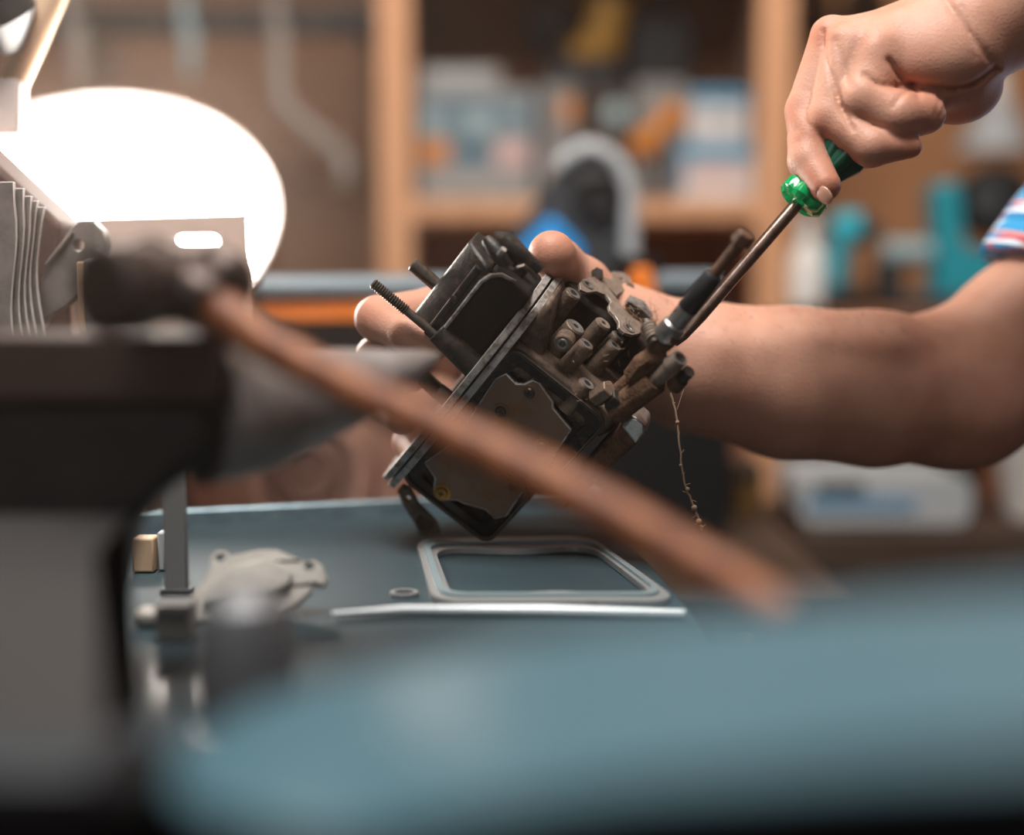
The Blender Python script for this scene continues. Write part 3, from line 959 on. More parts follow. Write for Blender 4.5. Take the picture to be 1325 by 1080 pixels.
MB().prism(quad_loop(0, 0, 1, 1, 0.12), (0, 0, gz), (1, 0, 0), (0, 1, 0), (0, 0, 1), 0.003, holes=[quad_loop(0.085, 0.20, 0.93, 0.90, 0.12, 0.04)]).build('gasket_frame', 'gasket_steel', gk, bevel=0.0006)
MB().prism(quad_loop(0.03, 0.07, 0.97, 0.95, 0.1), (0, 0, gz + 0.003), (1, 0, 0), (0, 1, 0), (0, 0, 1), 0.0015, holes=[quad_loop(0.06, 0.13, 0.95, 0.92, 0.1)]).build('sealing_bead', 'gasket_grey', gk)
p = G(523, 769, gz)
ring = circ(p.x, p.y, 0.0068, 24)
MB().prism(ring, (0, 0, gz), (1, 0, 0), (0, 1, 0), (0, 0, 1), 0.0015, holes=[circ(p.x, p.y, 0.0048, 24)]).build('ear', 'gasket_steel', gk)
tag(MB().tube([G(430, 803, ZT) + Vector((0, 0, .003)), G(520, 797, ZT) + Vector((0, 0, .003)), G(700, 798, ZT) + Vector((0, 0, .003)), G(885, 801, ZT) + Vector((0, 0, .003))], [0.0012, 0.0022, 0.0026, 0.0022], 10).build('steel_strip', 'strip_steel'),
    'thin bright steel rod lying in front of the gasket on the bench', 'rod')

# pale cast cover with ears
cv0 = G(338, 800, ZT)
cv = thing('cast_cover', 'pale round cast cover with bolt ears standing on the bench at left', 'cover', cv0)
cd_ = (cv0 - CAM).dot(FWD) + 0.02
cx = Vector((1, 0.1, 0)).normalized(); cyv = Vector((0.0, 0.52, 0.854)); czv = cx.cross(cyv).normalized()


def cvp(px, py):  # pixel -> 2D on the cover plane
    o = cv0
    r = P(px, py, 1) - CAM
    h = CAM + r * ((o - CAM).dot(czv) / r.dot(czv)) - o
    return (h.dot(cx), h.dot(cyv))


outl = [cvp(*p) for p in ((240, 800), (246, 775), (266, 748), (270, 735), (270, 722), (278, 714), (290, 716), (295, 722), (330, 716), (355, 717), (378, 728), (392, 734), (402, 732), (414, 740), (422, 760), (416, 766), (404, 762), (402, 772), (385, 788), (360, 803), (338, 806), (290, 806))]
MB().prism(outl, cv0, cx, cyv, czv, 0.006, holes=[circ(*cvp(283, 724), 0.0022, 14), circ(*cvp(398, 741), 0.0022, 14)]).build('flange', 'cast_pale', cv, bevel=0.0012)
dome = [cvp(*p) for p in ((262, 786), (276, 758), (302, 738), (335, 731), (362, 737), (378, 752), (374, 768), (352, 774), (300, 776))]
MB().prism(dome, cv0 + czv * 0.004, cx, cyv, czv, 0.006 if czv.y < 0 else -0.012).build('dome', 'cast_pale', cv, bevel=0.003, seg=3)

# small taped box, steel bar, wooden block
b0 = G(222, 832, ZT)
t = thing('small_box', 'small grey taped box standing on the bench beside the cast cover', 'box', b0)
MB().box((b0.x - 0.0065, b0.y, ZT + .0005), (b0.x + 0.0075, b0.y + 0.014, P(222, 778, 0.61).z)).build('box_body', 'cast_pale', t, bevel=0.0006)
MB().box((b0.x - 0.0068, b0.y - 0.0003, P(222, 790, 0.61).z), (b0.x + 0.0078, b0.y + 0.0143, P(222, 779, 0.61).z + 0.001)).build('tape', 'mid_grey', t)
b1 = G(190, 815, ZT)
tag(MB().box((b1.x - 0.006, b1.y, ZT + .0005), (b1.x + 0.006, b1.y + 0.012, P(190, 784, 0.63).z)).build('small_nut', 'cast_pale', bevel=0.003), 'small pale metal piece left of the taped box', 'nut')
b2 = G(228, 772, ZT)
t = thing('steel_bar', 'narrow grey steel bar standing upright behind the taped box', 'bar', b2)
MB().box((b2.x - 0.0055, b2.y, ZT + .0005), (b2.x + 0.0055, b2.y + 0.004, ZT + 0.085)).build('bar_body', 'mid_grey', t, bevel=0.0006)
MB().box((b2.x - 0.0075, b2.y - 0.002, ZT + .0005), (b2.x + 0.0075, b2.y + 0.006, ZT + 0.004)).build('foot', 'dark_grey', t, bevel=0.0006)
b3 = G(188, 742, ZT)
t = thing('wooden_block', 'small beige wooden block standing left of the upright steel bar', 'block', b3)
MB().box((b3.x - 0.0065, b3.y, ZT + .0005), (b3.x + 0.0045, b3.y + 0.012, P(188, 690, 0.745).z)).build('block_body', 'tan_plastic', t, bevel=0.001)
MB().box((b3.x + 0.0055, b3.y + .004, ZT + .0005), (b3.x + 0.0095, b3.y + 0.012, P(188, 684, 0.745).z)).build('side_piece', 'light_grey', t, bevel=0.001)

# ------------------------------------------------------------------ work lamp
dL = 0.98
lc = P(120, 287, dL)
ln = Vector((0.05, -0.72, 0.69)).normalized()
lx, ly, _ = basis(ln, Vector((0, 0, 1)))
lamp = thing('work_lamp', 'large round white work lamp glowing brightly at left', 'lamp', (P(200, 340, .845).x, P(200, 340, .845).y, ZT))
rl_ = 238 / FPX * dL
MB().lathe(lc, ln, [(0, rl_ * 0.985), (0.004, rl_ * 0.97), (0.008, rl_ * 0.90)], 64).build('diffuser', 'lamp_emit', lamp)
MB().lathe(lc - ln * 0.05, ln, [(0, rl_ * 0.55), (0.012, rl_ * 0.80), (0.04, rl_ * 0.985), (0.053, rl_ * 1.025), (0.056, rl_ * 1.02), (0.054, rl_ * 0.99)], 64).build('housing', 'lamp_shell', lamp)
# bracket with slot
dbk = 0.845


def lp(px, py): return (px_x(px, dbk), P(px, py, dbk).z)


byk = P(200, 300, dbk).y
outl = [lp(70, 284), lp(318, 277), lp(320, 442), lp(70, 442)]
s0, s1 = lp(226, 322), lp(284, 303)
slot = rrect(s0[0], s0[1], s1[0], s1[1], 0.0045)
MB().prism(outl, (0, byk, 0), (1, 0, 0), (0, 0, 1), (0, 1, 0), 0.006, holes=[slot]).build('slotted_bracket', 'lamp_bracket', lamp, bevel=0.0008)
MB().box((px_x(120, dbk), byk + .001, ZT + .0006), (px_x(170, dbk), byk + 0.012, P(200, 400, dbk).z)).build('stand', 'lamp_bracket', lamp, bevel=0.002)
MB().box((px_x(100, dbk), byk - .002, ZT + .0005), (px_x(180, dbk), byk + .014, ZT + 0.006)).build('foot', 'lamp_bracket', lamp, bevel=0.002)
MB().tube([Vector((px_x(212, dbk), byk + 0.006, P(200, 336, dbk).z)), lc - ln * 0.03 + Vector((0.02, 0, -0.05))], 0.008, 12).build('tilt_arm', 'lamp_bracket', lamp)
# arm coming in from the upper left
MB().tube([P(-90, -60, 0.83), P(-5, 25, 0.85), P(0, 60, 0.86)], [0.03, 0.026, 0.014], 18).build('upper_arm', 'black_plastic', lamp)
MB().tube([P(80, -30, .87), P(45, 40, .868), P(16, 110, .866)], [0.008, 0.010, 0.009], 12).build('spring_cover', 'tan_plastic', lamp)
MB().obox(P(4, 142, .86), RT, UP, FWD, 0.026, 0.034, 0.02).build('arm_joint', 'lamp_shell', lamp, bevel=0.003)

# ------------------------------------------------------------------ finned engine part at left
eg0 = G(40, 728, ZT)
eg = thing('finned_engine_part', 'grey cast engine part with wavy upright fins and a holed lug at left edge', 'engine part', eg0)
dE = 0.775
fin_px = [(-22, 22, 236), (14, 32, 244), (24, 40, 254), (34, 47, 260), (44, 56, 268)]
for k, (xa, xb, ytop) in enumerate(fin_px):
    d = dE - 0.016 + 0.004 * k
    front = []
    for s in range(15):
        tt = s / 14
        y = ytop + (560 - ytop) * tt
        wv = 5.0 * math.sin(tt * 9 + k * 0.5) + (3 if tt < 0.06 else 0)
        front.append((xb + wv - 4 * tt, y))
    back = [(xa - 60, 560), (xa - 60, ytop + 2)]
    pl = [(px_x(a, d), P(a, b, d).z) for a, b in front + back]
    MB().prism(pl, (0, P(0, 400, d).y, 0), (1, 0, 0), (0, 0, 1), Vector((0, 1, 0)), 0.0022).build('fin', 'fin_alu', eg, bevel=0.0008, edge='fin_edge')
hd = 0.83
MB().prism([(px_x(a, hd), P(a, b, hd).z) for a, b in ((-90, 110), (-15, 176), (104, 292), (84, 400), (84, 560), (-90, 560))], (0, P(0, 400, hd - 0.03).y, 0), (1, 0, 0), (0, 0, 1), (0, 1, 0), 0.045).build('block_core', 'fin_dark', eg, bevel=0.003)
MB().box((px_x(-90, dE), P(0, 560, dE).y - 0.03, ZT + .0005), (px_x(84, dE), P(0, 560, dE).y + 0.08, P(0, 550, dE).z)).build('block_foot', 'fin_dark', eg, bevel=0.003)
dg = 0.79
lug = [(52, 425), (58, 362), (78, 325), (98, 297), (112, 286), (128, 287), (140, 300), (143, 320), (136, 345), (118, 370), (90, 395), (62, 412), (56, 425)]
MB().prism([(px_x(a, dg), P(a, b, dg).z) for a, b in lug], (0, P(0, 350, dg).y - 0.008, 0), (1, 0, 0), (0, 0, 1), (0, 1, 0), 0.012,
           holes=[circ(px_x(109, dg), P(0, 318, dg).z, 0.0030, 14, 0.0034)]).build('lug', 'fin_alu', eg, bevel=0.0035, seg=3)
MB().tube([P(60, 342, dg - 0.010), P(80, 318, dg - 0.011), P(94, 300, dg - 0.011)], [0.001, 0.0016, 0.001], 8).build('lug_rib', 'fin_alu', eg)
b4 = G(150, 770, ZT)
t = thing('metal_strip', 'short grey metal strip with tan edge standing right of the holed lug', 'strip', b4)
MB().box((px_x(130, .8), 0.76, ZT + .0005), (px_x(138, .8), 0.775, P(150, 338, 0.8).z)).build('tan_edge', 'tan_plastic', t, bevel=0.001)
MB().box((px_x(138, .8), 0.76, ZT + .0005), (px_x(164, .8), 0.765, P(150, 334, 0.8).z)).build('strip_body', 'mid_grey', t, bevel=0.003)

# ------------------------------------------------------------------ anvil and hammer in the foreground
da = 0.52
av0 = P(40, 930, da)
av = thing('anvil', 'dark blurred anvil with a pointed horn in the left foreground', 'anvil', (av0.x, av0.y, ZT))


def ap(px, py, d=da): return (px_x(px, d), P(px, py, d).z)


zt0 = ap(0, 430)[1]
body = [ap(-300, 520), ap(280, 520), ap(284, 560), ap(262, 606), ap(205, 640), ap(160, 690), ap(142, 760), (px_x(132, da), ZT + 0.03), (px_x(132, da), ZT + .0005), (px_x(-300, da), ZT + .0005)]
MB().prism(body, (0, P(0, 600, da).y, 0), (1, 0, 0), (0, 0, 1), (0, 1, 0), 0.036).build('body', 'anvil_black', av, bevel=0.008, seg=3)
MB().prism([ap(-300, 432), ap(276, 434), ap(286, 440), ap(286, 521), ap(-300, 521)], (0, P(0, 600, da).y - 0.004, 0), (1, 0, 0), (0, 0, 1), (0, 1, 0), 0.05).build('face_plate', 'anvil_face', av, bevel=0.004, seg=3)
ft = []
for (yy, d0) in ((715, .455), (745, .44), (810, .41), (880, .382), (948, .355)):
    ft.append([P(x, yy, d0) for x in (-400, -150, 20, 90, 122 + (yy - 686) * .05)])
low = [Vector((v.x, v.y, ZT + .0005)) for v in ft[-1]]
back = [Vector((v.x - .004, v.y + .055, v.z + .002)) for v in ft[0]]
backl = [Vector((v.x, v.y, ZT + .0005)) for v in back]
MB().grid([backl, back] + ft + [low, backl]).build('foot', 'foot_grey', av)
hpts = [(262, 530, .545, 98), (330, 526, .56, 84), (400, 513, .58, 63), (460, 497, .60, 47), (515, 480, .615, 29), (548, 468, .625, 16), (566, 461, .63, 5)]
hc = catmull([(*P(a, b, d), r_ / FPX * d) for a, b, d, r_ in hpts], 5)
MB().tube([h[:3] for h in hc], [h[3] for h in hc], 28).build('horn', 'horn_steel', av)

hm = thing('hammer', 'brown wooden-handled hammer lying across the anvil towards the right foreground', 'hammer', P(212, 390, 0.5))
hs = [(236, 372, .50, 30), (300, 414, .49, 30), (342, 443, .485, 28), (400, 475, .478, 26), (463, 506, .47, 26), (555, 547, .458, 28), (650, 593, .446, 31), (720, 627, .437, 32), (813, 676, .424, 30), (918, 735, .41, 28), (985, 774, .395, 25), (1022, 797, .385, 22)]
hc = catmull([(*P(a, b, d), r_ / FPX * d) for a, b, d, r_ in hs], 5)
MB().tube([h[:3] for h in hc], [h[3] for h in hc], 24).build('handle', 'handle_brown', hm)
hax = (P(300, 398, .49) - P(236, 368, .50)).normalized()
hx = Vector((0.35, 1.0, 0.1)); hx = (hx - hax * hx.dot(hax)).normalized()
hcn = P(226, 370, .50)
MB().lathe(hcn - hx * 0.035, hx, [(0, 0.013), (0.002, 0.0155), (0.016, 0.0155), (0.02, 0.012), (0.026, 0.0135), (0.044, 0.0135), (0.05, 0.011), (0.056, 0.014), (0.066, 0.011), (0.07, 0.004)], 28).build('head', 'hammer_steel', hm)
MB().tube([hcn - hax * 0.016, hcn + hax * 0.02], [0.0135, 0.0115], 20).build('head_eye', 'hammer_steel', hm)

# ------------------------------------------------------------------ blurred blue panel right in front of the camera
pn = thing('sheet_metal_panel', 'blurred blue-grey sheet metal panel across the bottom foreground', 'panel', (0.05, 0.33, 0))
cols = [  # px, then (py, d) of far edge, crest, mid, lower edge
    (225, (975, .335), (985, .32), (1005, .30), (1030, .285)),
    (330, (915, .34), (935, .32), (1000, .29), (1070, .265)),
    (450, (880, .34), (905, .32), (990, .285), (1090, .26)),
    (600, (850, .335), (880, .31), (965, .275), (1062, .25)),
    (800, (815, .32), (850, .295), (935, .26), (1025, .235)),
    (1000, (792, .30), (832, .275), (912, .245), (1005, .22)),
    (1200, (775, .28), (818, .255), (898, .225), (985, .205)),
    (1400, (762, .265), (808, .24), (885, .215), (968, .195)),
    (1600, (755, .25), (800, .23), (875, .205), (955, .19)),
]
rows = []
for r_ in range(1, 5):
    rows.append(catmull([tuple(P(c[0], c[r_][0], c[r_][1])) for c in cols], 5))
grid = []
ncol = len(rows[0])
for k in range(ncol):
    top = np.array(rows[0][k])
    first = [top + np.array((0, 0.012, -0.03)), top + np.array((0, 0.006, -0.006))]
    col_ = first + catmull([rows[r_][k] for r_ in range(4)], 5)
    grid.append([Vector(x) for x in col_])
pb = MB().grid(grid).build('panel_skin', 'panel_blue', pn)
m_ = pb.modifiers.new('thick', 'SOLIDIFY'); m_.thickness = 0.0015; m_.offset = 0
# dark lining that carries the panel, reaching the floor
lin = []
for k in range(ncol):
    low = Vector(rows[3][k]); far = Vector(rows[0][k]) + Vector((0, 0.012, -0.03))
    lin.append([low + Vector((0, 0.012, -0.001)), low + Vector((0, 0.004, -0.02)), Vector((low.x, low.y + 0.005, 0.001)), Vector((far.x, far.y - 0.004, 0.001)), Vector((far.x, far.y - 0.003, far.z))])
MB().grid(lin).build('dark_lining', 'black_rubber', pn)
bl = thing('black_box', 'black blurred box edge at the lower left corner of the foreground', 'box', (-0.14, 0.3, 0))
pB = [P(-160, 958, .33), P(150, 962, .33), P(200, 985, .325), P(214, 1010, .32)]
MB().prism([(p.x, p.z) for p in pB] + [(pB[-1].x, 0.0006), (pB[0].x, 0.0006)], (0, P(0, 960, .33).y - 0.02, 0), (1, 0, 0), (0, 0, 1), (0, 1, 0), 0.03).build('box_side', 'black_rubber', bl, bevel=0.006)
MB().prism([(p.x, p.z + 0.0004) for p in pB[:2]] + [(pB[1].x - 0.002, pB[1].z - 0.006), (pB[0].x, pB[0].z - 0.006)], (0, P(0, 960, .33).y - 0.022, 0), (1, 0, 0), (0, 0, 1), (0, 1, 0), 0.034).build('lid_edge', 'dark_grey', bl, bevel=0.002)
# dark rounded cap in front of the cast cover
k0 = P(304, 880, .46)
kp = thing('steel_cup', 'dark blurred rounded steel cup in front of the pale cast cover', 'cup', (k0.x, k0.y, ZT))
kz = P(308, 782, .46).z
MB().lathe((k0.x, k0.y + 0.02, ZT + .0005), (0, 0, 1), [(0, 0.015), (0.002, 0.0165), ((kz - ZT) * 0.7, 0.0165), ((kz - ZT) * 0.9, 0.014), ((kz - ZT), 0.008)], 28).build('cup_body', 'cup_steel', kp)
MB().lathe((k0.x, k0.y + 0.02, ZT + .0005), (0, 0, 1), [(0, 0.019), (0.004, 0.019), (0.005, 0.017)], 28).build('cup_foot', 'lamp_shell', kp)

# ------------------------------------------------------------------ carburettor
TH = R(28)


def camdir(v): return RT * v[0] + UP * v[1] - FWD * v[2]


u_ = camdir((0.65 * math.cos(TH), 0.76 * math.cos(TH), math.sin(TH))).normalized()
v_ = camdir((0.76, -0.65, -0.10))
v_ = (v_ - u_ * v_.dot(u_)).normalized()
w_ = v_.cross(u_).normalized()
CO = P(615, 470, FOCUS)
CM = Matrix(((v_.x, u_.x, w_.x, CO.x), (v_.y, u_.y, w_.y, CO.y), (v_.z, u_.z, w_.z, CO.z), (0, 0, 0, 1)))
CI = CM.inverted()
carb = thing('carburettor', 'dirty old carburettor held up in the right hand, covers facing the camera', 'carburettor', mtx=CM)


def K(px, py, axis, val):
    """pixel -> carburettor-local point on the plane (axis) = val (metres)"""
    o = CI @ CAM
    r = CI.to_3x3() @ (P(px, py, 1.0) - CAM)
    t = (val - o[axis]) / r[axis]
    return o + r * t


X_, Y_, Z_ = 0, 1, 2
VX, VY, VZ = Vector((1, 0, 0)), Vector((0, 1, 0)), Vector((0, 0, 1))
mm = 0.001


def cpart(name, mb, m, parent=None, **k):
    return mb.build(name, m, parent or carb, local=True, **k)


# two flange plates, edge-on
def flange_out(sy, sz, n=2.7, N=72):
    out = []
    for i in range(N):
        a = 2 * math.pi * i / N
        c, s = math.cos(a), math.sin(a)
        out.append((math.copysign(abs(c) ** (2 / n), c) * sy, math.copysign(abs(s) ** (2 / n), s) * sz))
    return out


fz = -0.040
fy0, fy1 = K(509, 600, Z_, fz).y, K(716, 352, Z_, fz).y
fyc, fyr = (fy0 + fy1) / 2, (fy1 - fy0) / 2
cpart('flange', MB().prism(flange_out(fyr - .001, .053), (.0004, fyc, fz), VY, VZ, VX, .0036), 'flange_edge', bevel=0.0007, edge='edge_worn')
cpart('flange', MB().prism(flange_out(fyr, .0515), (.0054, fyc - .001, fz), VY, VZ, VX, .0036), 'flange_edge', bevel=0.0007, edge='edge_worn')
cpart('flange_core', MB().prism(flange_out(fyr - .004, .049), (.0036, fyc, fz), VY, VZ, VX, .0024), 'cast_dark')
cpart('throat_body', MB().box((.012, .018, -.088), (.070, .046, -.050)), 'cast_dark', bevel=0.003)
# main body
body = MB().box((.0088, -.078, -.095), (.070, .010, -.0035))
cpart('main_body', body, 'cast_dark', bevel=0.004, seg=3)
upper = MB().prism([(.0088, -.090), (.0088, -.0015), (.074, -.0015), (.078, -.012), (.078, -.090)], (0, .008, 0), VX, VZ, VY, .016)
cpart('top_deck', upper, 'cast_zinc', bevel=0.003, seg=3)
cpart('side_web', MB().prism([(.0088, .015), (.0088, .050), (.013, .047), (.021, .031), (.027, .020)], (0, 0, -.046), VX, VY, VZ, .040), 'cast_zinc', bevel=0.003)


# two float covers seen from the front: dark gasketed recess with a brown plate inside
def cover(x0, y0, x1, y1, plate_px, screws, name, label):
    fr = MB().prism(rrect(x0, y0, x1, y1, .0075), (0, 0, -.004), VX, VY, VZ, .006, holes=[rrect(x0 + .0016, y0 + .0016, x1 - .0016, y1 - .0016, .006)])
    f = cpart('cover_rim', fr, 'cast_dark', bevel=0.0006, edge='edge_dust')
    g = MB().prism(rrect(x0 + .0012, y0 + .0012, x1 - .0012, y1 - .0012, .0065), (0, 0, -.004), VX, VY, VZ, .0042, holes=[rrect(x0 + .0085, y0 + .0075, x1 - .0085, y1 - .0075, .004)])
    cpart('cover_gasket', g, 'oil_black', bevel=0.0006)
    cpart('recess_floor', MB().prism(rrect(x0 + .004, y0 + .004, x1 - .004, y1 - .004, .004), (0, 0, -.004), VX, VY, VZ, .0012), 'oil_black')
    pts = [K(a, b, Z_, .0005) for a, b in plate_px]
    pl = cpart(name, MB().prism([(p.x, p.y) for p in pts], (0, 0, -.0025), VX, VY, VZ, .0032), 'gold_plate', bevel=0.0008, edge='edge_worn')
    pl['label'] = label
    for a, b, m, r_ in screws:
        p = K(a, b, Z_, .001)
        s = cpart('screw', MB().lathe((p.x, p.y, .0007), VZ, [(0, r_), (.0012, r_), (.0020, r_ * 0.8), (.0021, r_ * 0.55)], 18), m, pl)
        cx_ = MB()
        for an in (0.4, 0.4 + math.pi / 2):
            d_ = Vector((math.cos(an), math.sin(an), 0))
            cx_.obox(Vector((p.x, p.y, .0027)), d_, Vector((-d_.y, d_.x, 0)), VZ, r_ * 1.1, r_ * 0.26, .0004)
        # slots are part of the screw head
        cpart('screw', cx_, 'hole_black', pl)
        cpart('screw_seat', MB().lathe((p.x, p.y, .0006), VZ, [(0, r_ * 1.5), (.0005, r_ * 1.45), (.0006, r_ * 1.05)], 20), 'gold_plate' if m != 'screw_brass' else 'screw_brass', pl)


c1 = (K(672, 452, Z_, 0), K(786, 545, Z_, 0))
xa, xb = .0085, K(786, 548, Z_, 0).x
yt = K(672, 452, Z_, 0).y
cover(xa, -.036, xb, yt, ((640, 490), (655, 482), (668, 496), (678, 496), (688, 491), (699, 496), (716, 520), (716, 528), (740, 556), (716, 592), (690, 620), (640, 600), (603, 560), (604, 545)),
      ((648, 532, 'screw_brown', .0031), (685, 508, 'screw_brown', .0030), (701, 578, 'screw_brown', .0030)), 'inner_plate', 'brown stained plate of the upper cover')
cover(.0070, -.083, xb - .004, -.040, ((548, 598), (585, 572), (660, 610), (680, 632), (656, 668), (640, 672), (628, 660), (600, 652), (592, 648), (566, 646), (560, 634), (562, 618)),
      ((572, 637, 'screw_brass', .0034), (664, 628, 'screw_brown', .0030)), 'inner_plate', 'tan stained plate of the lower cover')


# screw towers on the top deck
def tower(px, py, y, r_, ybase=.018, m='cast_zinc', flare=1.18, hole=0.45, ring='ring_steel'):
    r_ *= 1.16
    p = K(px, py, Y_, y)
    t = cpart('screw_tower', MB().lathe((p.x, ybase, p.z), VY, [(0, r_ * flare), ((y - ybase) * 0.9, r_ * 1.02), ((y - ybase) - .0006, r_), (y - ybase, r_ * 0.9)], 24), m)
    n = circ(p.x, p.z, r_ * 0.86, 20)
    cpart('tower_ring', MB().prism(n, (0, y - .0002, 0), VX, VZ, VY, .0005, holes=[circ(p.x, p.z, r_ * hole, 20)]), ring, t)
    cpart('bore', MB().prism(circ(p.x, p.z, r_ * (hole + .01), 20), (0, y - .0002, 0), VX, VZ, VY, .0003), 'hole_black', t)
    return p


tower(742, 379, .050, .0041)
tower(745, 422, .042, .0050, hole=0.3)
tower(781, 418, .048, .0041, ring='plate_dusty', hole=0.3)
tower(759, 445, .041, .0039)
tower(795, 446, .043, .0038)
tower(801, 434, .046, .0036)
tower(760, 496, .029, .0040, ybase=.010)
p = K(728, 445, Z_, -.004)
tw = cpart('front_boss', MB().lathe((p.x, p.y, -.012), VZ, [(0, .0052), (.0075, .0048), (.008, .0042)], 24), 'cast_zinc')
cpart('boss_ring', MB().lathe((p.x, p.y, -.0042), VZ, [(0, .0030), (.0006, .0028), (.0006, .0018), (.0002, .0017)], 20), 'ring_steel', tw)
# dark clutter between the towers
cl = MB()
for a, b, y, r_ in ((760, 405, .030, .004), (772, 398, .034, .003), (800, 462, .028, .005), (815, 450, .030, .005), (830, 455, .030, .006), (822, 470, .024, .006), (790, 470, .024, .005), (735, 365, .028, .006), (722, 385, .026, .004), (845, 452, .030, .005)):
    p = K(a, b, Y_, y)
    cl.ball(p, (r_, r_ * .7, r_), 12, 8)
cpart('grime_lumps', cl.jitter(.0012, 300), 'cast_dark')
p0 = K(752, 392, Y_, .036); p1 = K(775, 405, Y_, .034); p2 = K(790, 408, Y_, .034)
cpart('link_rod', MB().tube([p0, p1, p2], .0016, 10), 'stud_steel')
cpart('link_ball', MB().ball(K(776, 405, Y_, .038), .0026, 14, 10), 'screw_brown')

# flat lever plate over the towers
Yp = .053


def L2(a, b): q_ = K(a, b, Y_, Yp); return (q_.x, q_.z)


plate = [(750, 366), (757, 361), (776, 356), (795, 351), (808, 352), (817, 360), (816, 369), (808, 376), (799, 380), (798, 386), (806, 397), (818, 410), (830, 418), (833, 425), (827, 431), (818, 433), (808, 430), (801, 423), (801, 416), (795, 407), (789, 401), (788, 394), (791, 390), (784, 381), (772, 376), (760, 378), (751, 374)]


def hole(a, b, r_): q_ = L2(a, b); return circ(q_[0], q_[1], r_, 14)


lev = cpart('lever_plate', MB().prism([L2(*p) for p in plate], (0, Yp - .0018, 0), VX, VZ, VY, .0018, holes=[hole(760, 368, .0022), hole(805, 361, .0018), hole(813, 424, .0020)]), 'plate_dusty', bevel=0.0005, edge='edge_worn')
for a, b in ((760, 368), (813, 424)):
    q_ = L2(a, b)
    cpart('washer', MB().prism(circ(q_[0], q_[1], .0037, 18), (0, Yp, 0), VX, VZ, VY, .0006, holes=[circ(q_[0], q_[1], .0022, 14)]), 'ring_steel', lev)
pA, pB_ = K(811, 388, Y_, Yp + .0005), K(841, 411, Y_, Yp + .0005)
cpart('rough_pad', MB().tube([pA, (pA + pB_) / 2 + VY * .001, pB_], [.0030, .0042, .0030], 16).jitter(.0010, 450), 'rough_alloy', lev)
for a, b in ((800, 392), (815, 440), (755, 380), (836, 416)):
    q_ = K(a, b, Y_, .044)
    cpart('post', MB().tube([(q_.x, .022, q_.z), (q_.x, .0512, q_.z)], .0026, 14), 'cast_dark')
cpart('small_nut', MB().tube([K(772, 357, Y_, .050), K(773, 354, Y_, .055)], .0036, 6), 'stud_steel')
cpart('small_nut', MB().tube([K(812, 377, Y_, .046), K(814, 373, Y_, .053)], .0034, 6), 'cast_zinc')

# adjusting screw with spring
s0 = K(846, 440, Z_, .006); s1 = K(838, 420, Z_, -.004)
helix = []
axs = (s1 - s0).normalized(); hx_, hy_, _ = basis(axs)
for i in range(70):
    a = i / 69
    helix.append(s0 + axs * (a * .0115) + (hx_ * math.cos(a * 2 * math.pi * 5) + hy_ * math.sin(a * 2 * math.pi * 5)) * .0034)
cpart('spring', MB().tube(helix, .0009, 6), 'plate_dusty')
cpart('idle_screw', MB().tube([s0 - axs * .003, s0, s0 + axs * .014], [.0030, .0026, .0024], 12), 'stud_steel')

# fuel screw with black sleeve and hex head
zA = .004
fa = K(862, 434, Z_, zA); fdir = (K(964, 305, Z_, zA) - K(859, 438, Z_, zA)).normalized()


def along(px, py):  # point on a line parallel to Y that passes through fa, nearest to the pixel
    o = CI @ CAM
    r = (CI.to_3x3() @ (P(px, py, 1.0) - CAM)).normalized()
    w0 = fa - o
    b = fdir.dot(r)
    t = (b * r.dot(w0) - fdir.dot(w0)) / (1 - b * b)
    return fa + fdir * t


base = along(858, 438); c_a = along(891, 398); c_b = along(925, 355); c_c = along(957, 314); c_d = along(967, 302)
fsn = cpart('fuel_valve', MB().lathe(base, fdir, [(0, .0055), (.002, .0066), ((c_a - base).length * .45, .0062), ((c_a - base).length * .5, .0050), ((c_a - base).length, .0050)], 22), 'bright_steel')
cpart('sleeve', MB().lathe(c_a - fdir * .001, fdir, [(0, .0050), (.0005, .0053), ((c_b - c_a).length, .0051), ((c_b - c_a).length + .001, .0044)], 22), 'sleeve_black', fsn)
cpart('stem', MB().tube([c_b - fdir * .002, c_c], [.0030, .0028], 16), 'rusty_rod', fsn)
cpart('hex_head', MB().tube([c_c - fdir * .0005, c_d], [.0050, .0048], 6), 'rusty_rod', fsn, bevel=0.0006)
cpart('grimy_joint', MB().tube([K(846, 452, Z_, .002), K(860, 440, Z_, .004), K(874, 432, Z_, .006)], [.0045, .0055, .0042], 14).jitter(.001, 350), 'grime')

# hose barb and pipe
zb_ = .010
q0, q1, q2, q3, q4 = K(796, 532, Z_, .000), K(846, 494, Z_, .006), K(852, 488, Z_, .007), K(872, 470, Z_, zb_), K(880, 463, Z_, zb_ + .001)
pp = cpart('inlet_pipe', MB().tube([q0, q1, q1 + (q2 - q1) * .4], [.0070, .0068, .0058], 22).jitter(.0006, 400), 'grime')
ax_ = (q4 - q1).normalized(); ln_ = (q4 - q1).length
cpart('hose_barb', MB().lathe(q1, ax_, [(0, .0040), (ln_ * .62, .0040), (ln_ * .66, .0049), (ln_ * .74, .0051), (ln_ * .84, .0043), (ln_ * .98, .0043), (ln_, .0040), (ln_, .0031), (ln_ * .5, .0030)], 26), 'plate_dusty', pp)
cpart('bore', MB().lathe(q1 + ax_ * (ln_ * .8), ax_, [(0, .0031), (.0003, .0031)], 20), 'hole_black', pp)
cpart('barb_ring', MB().lathe(q1 + ax_ * (ln_ - .0002), ax_, [(0, .0042), (.0005, .0040), (.0005, .0031), (0, .0030)], 26, cap=False), 'bright_steel', pp)
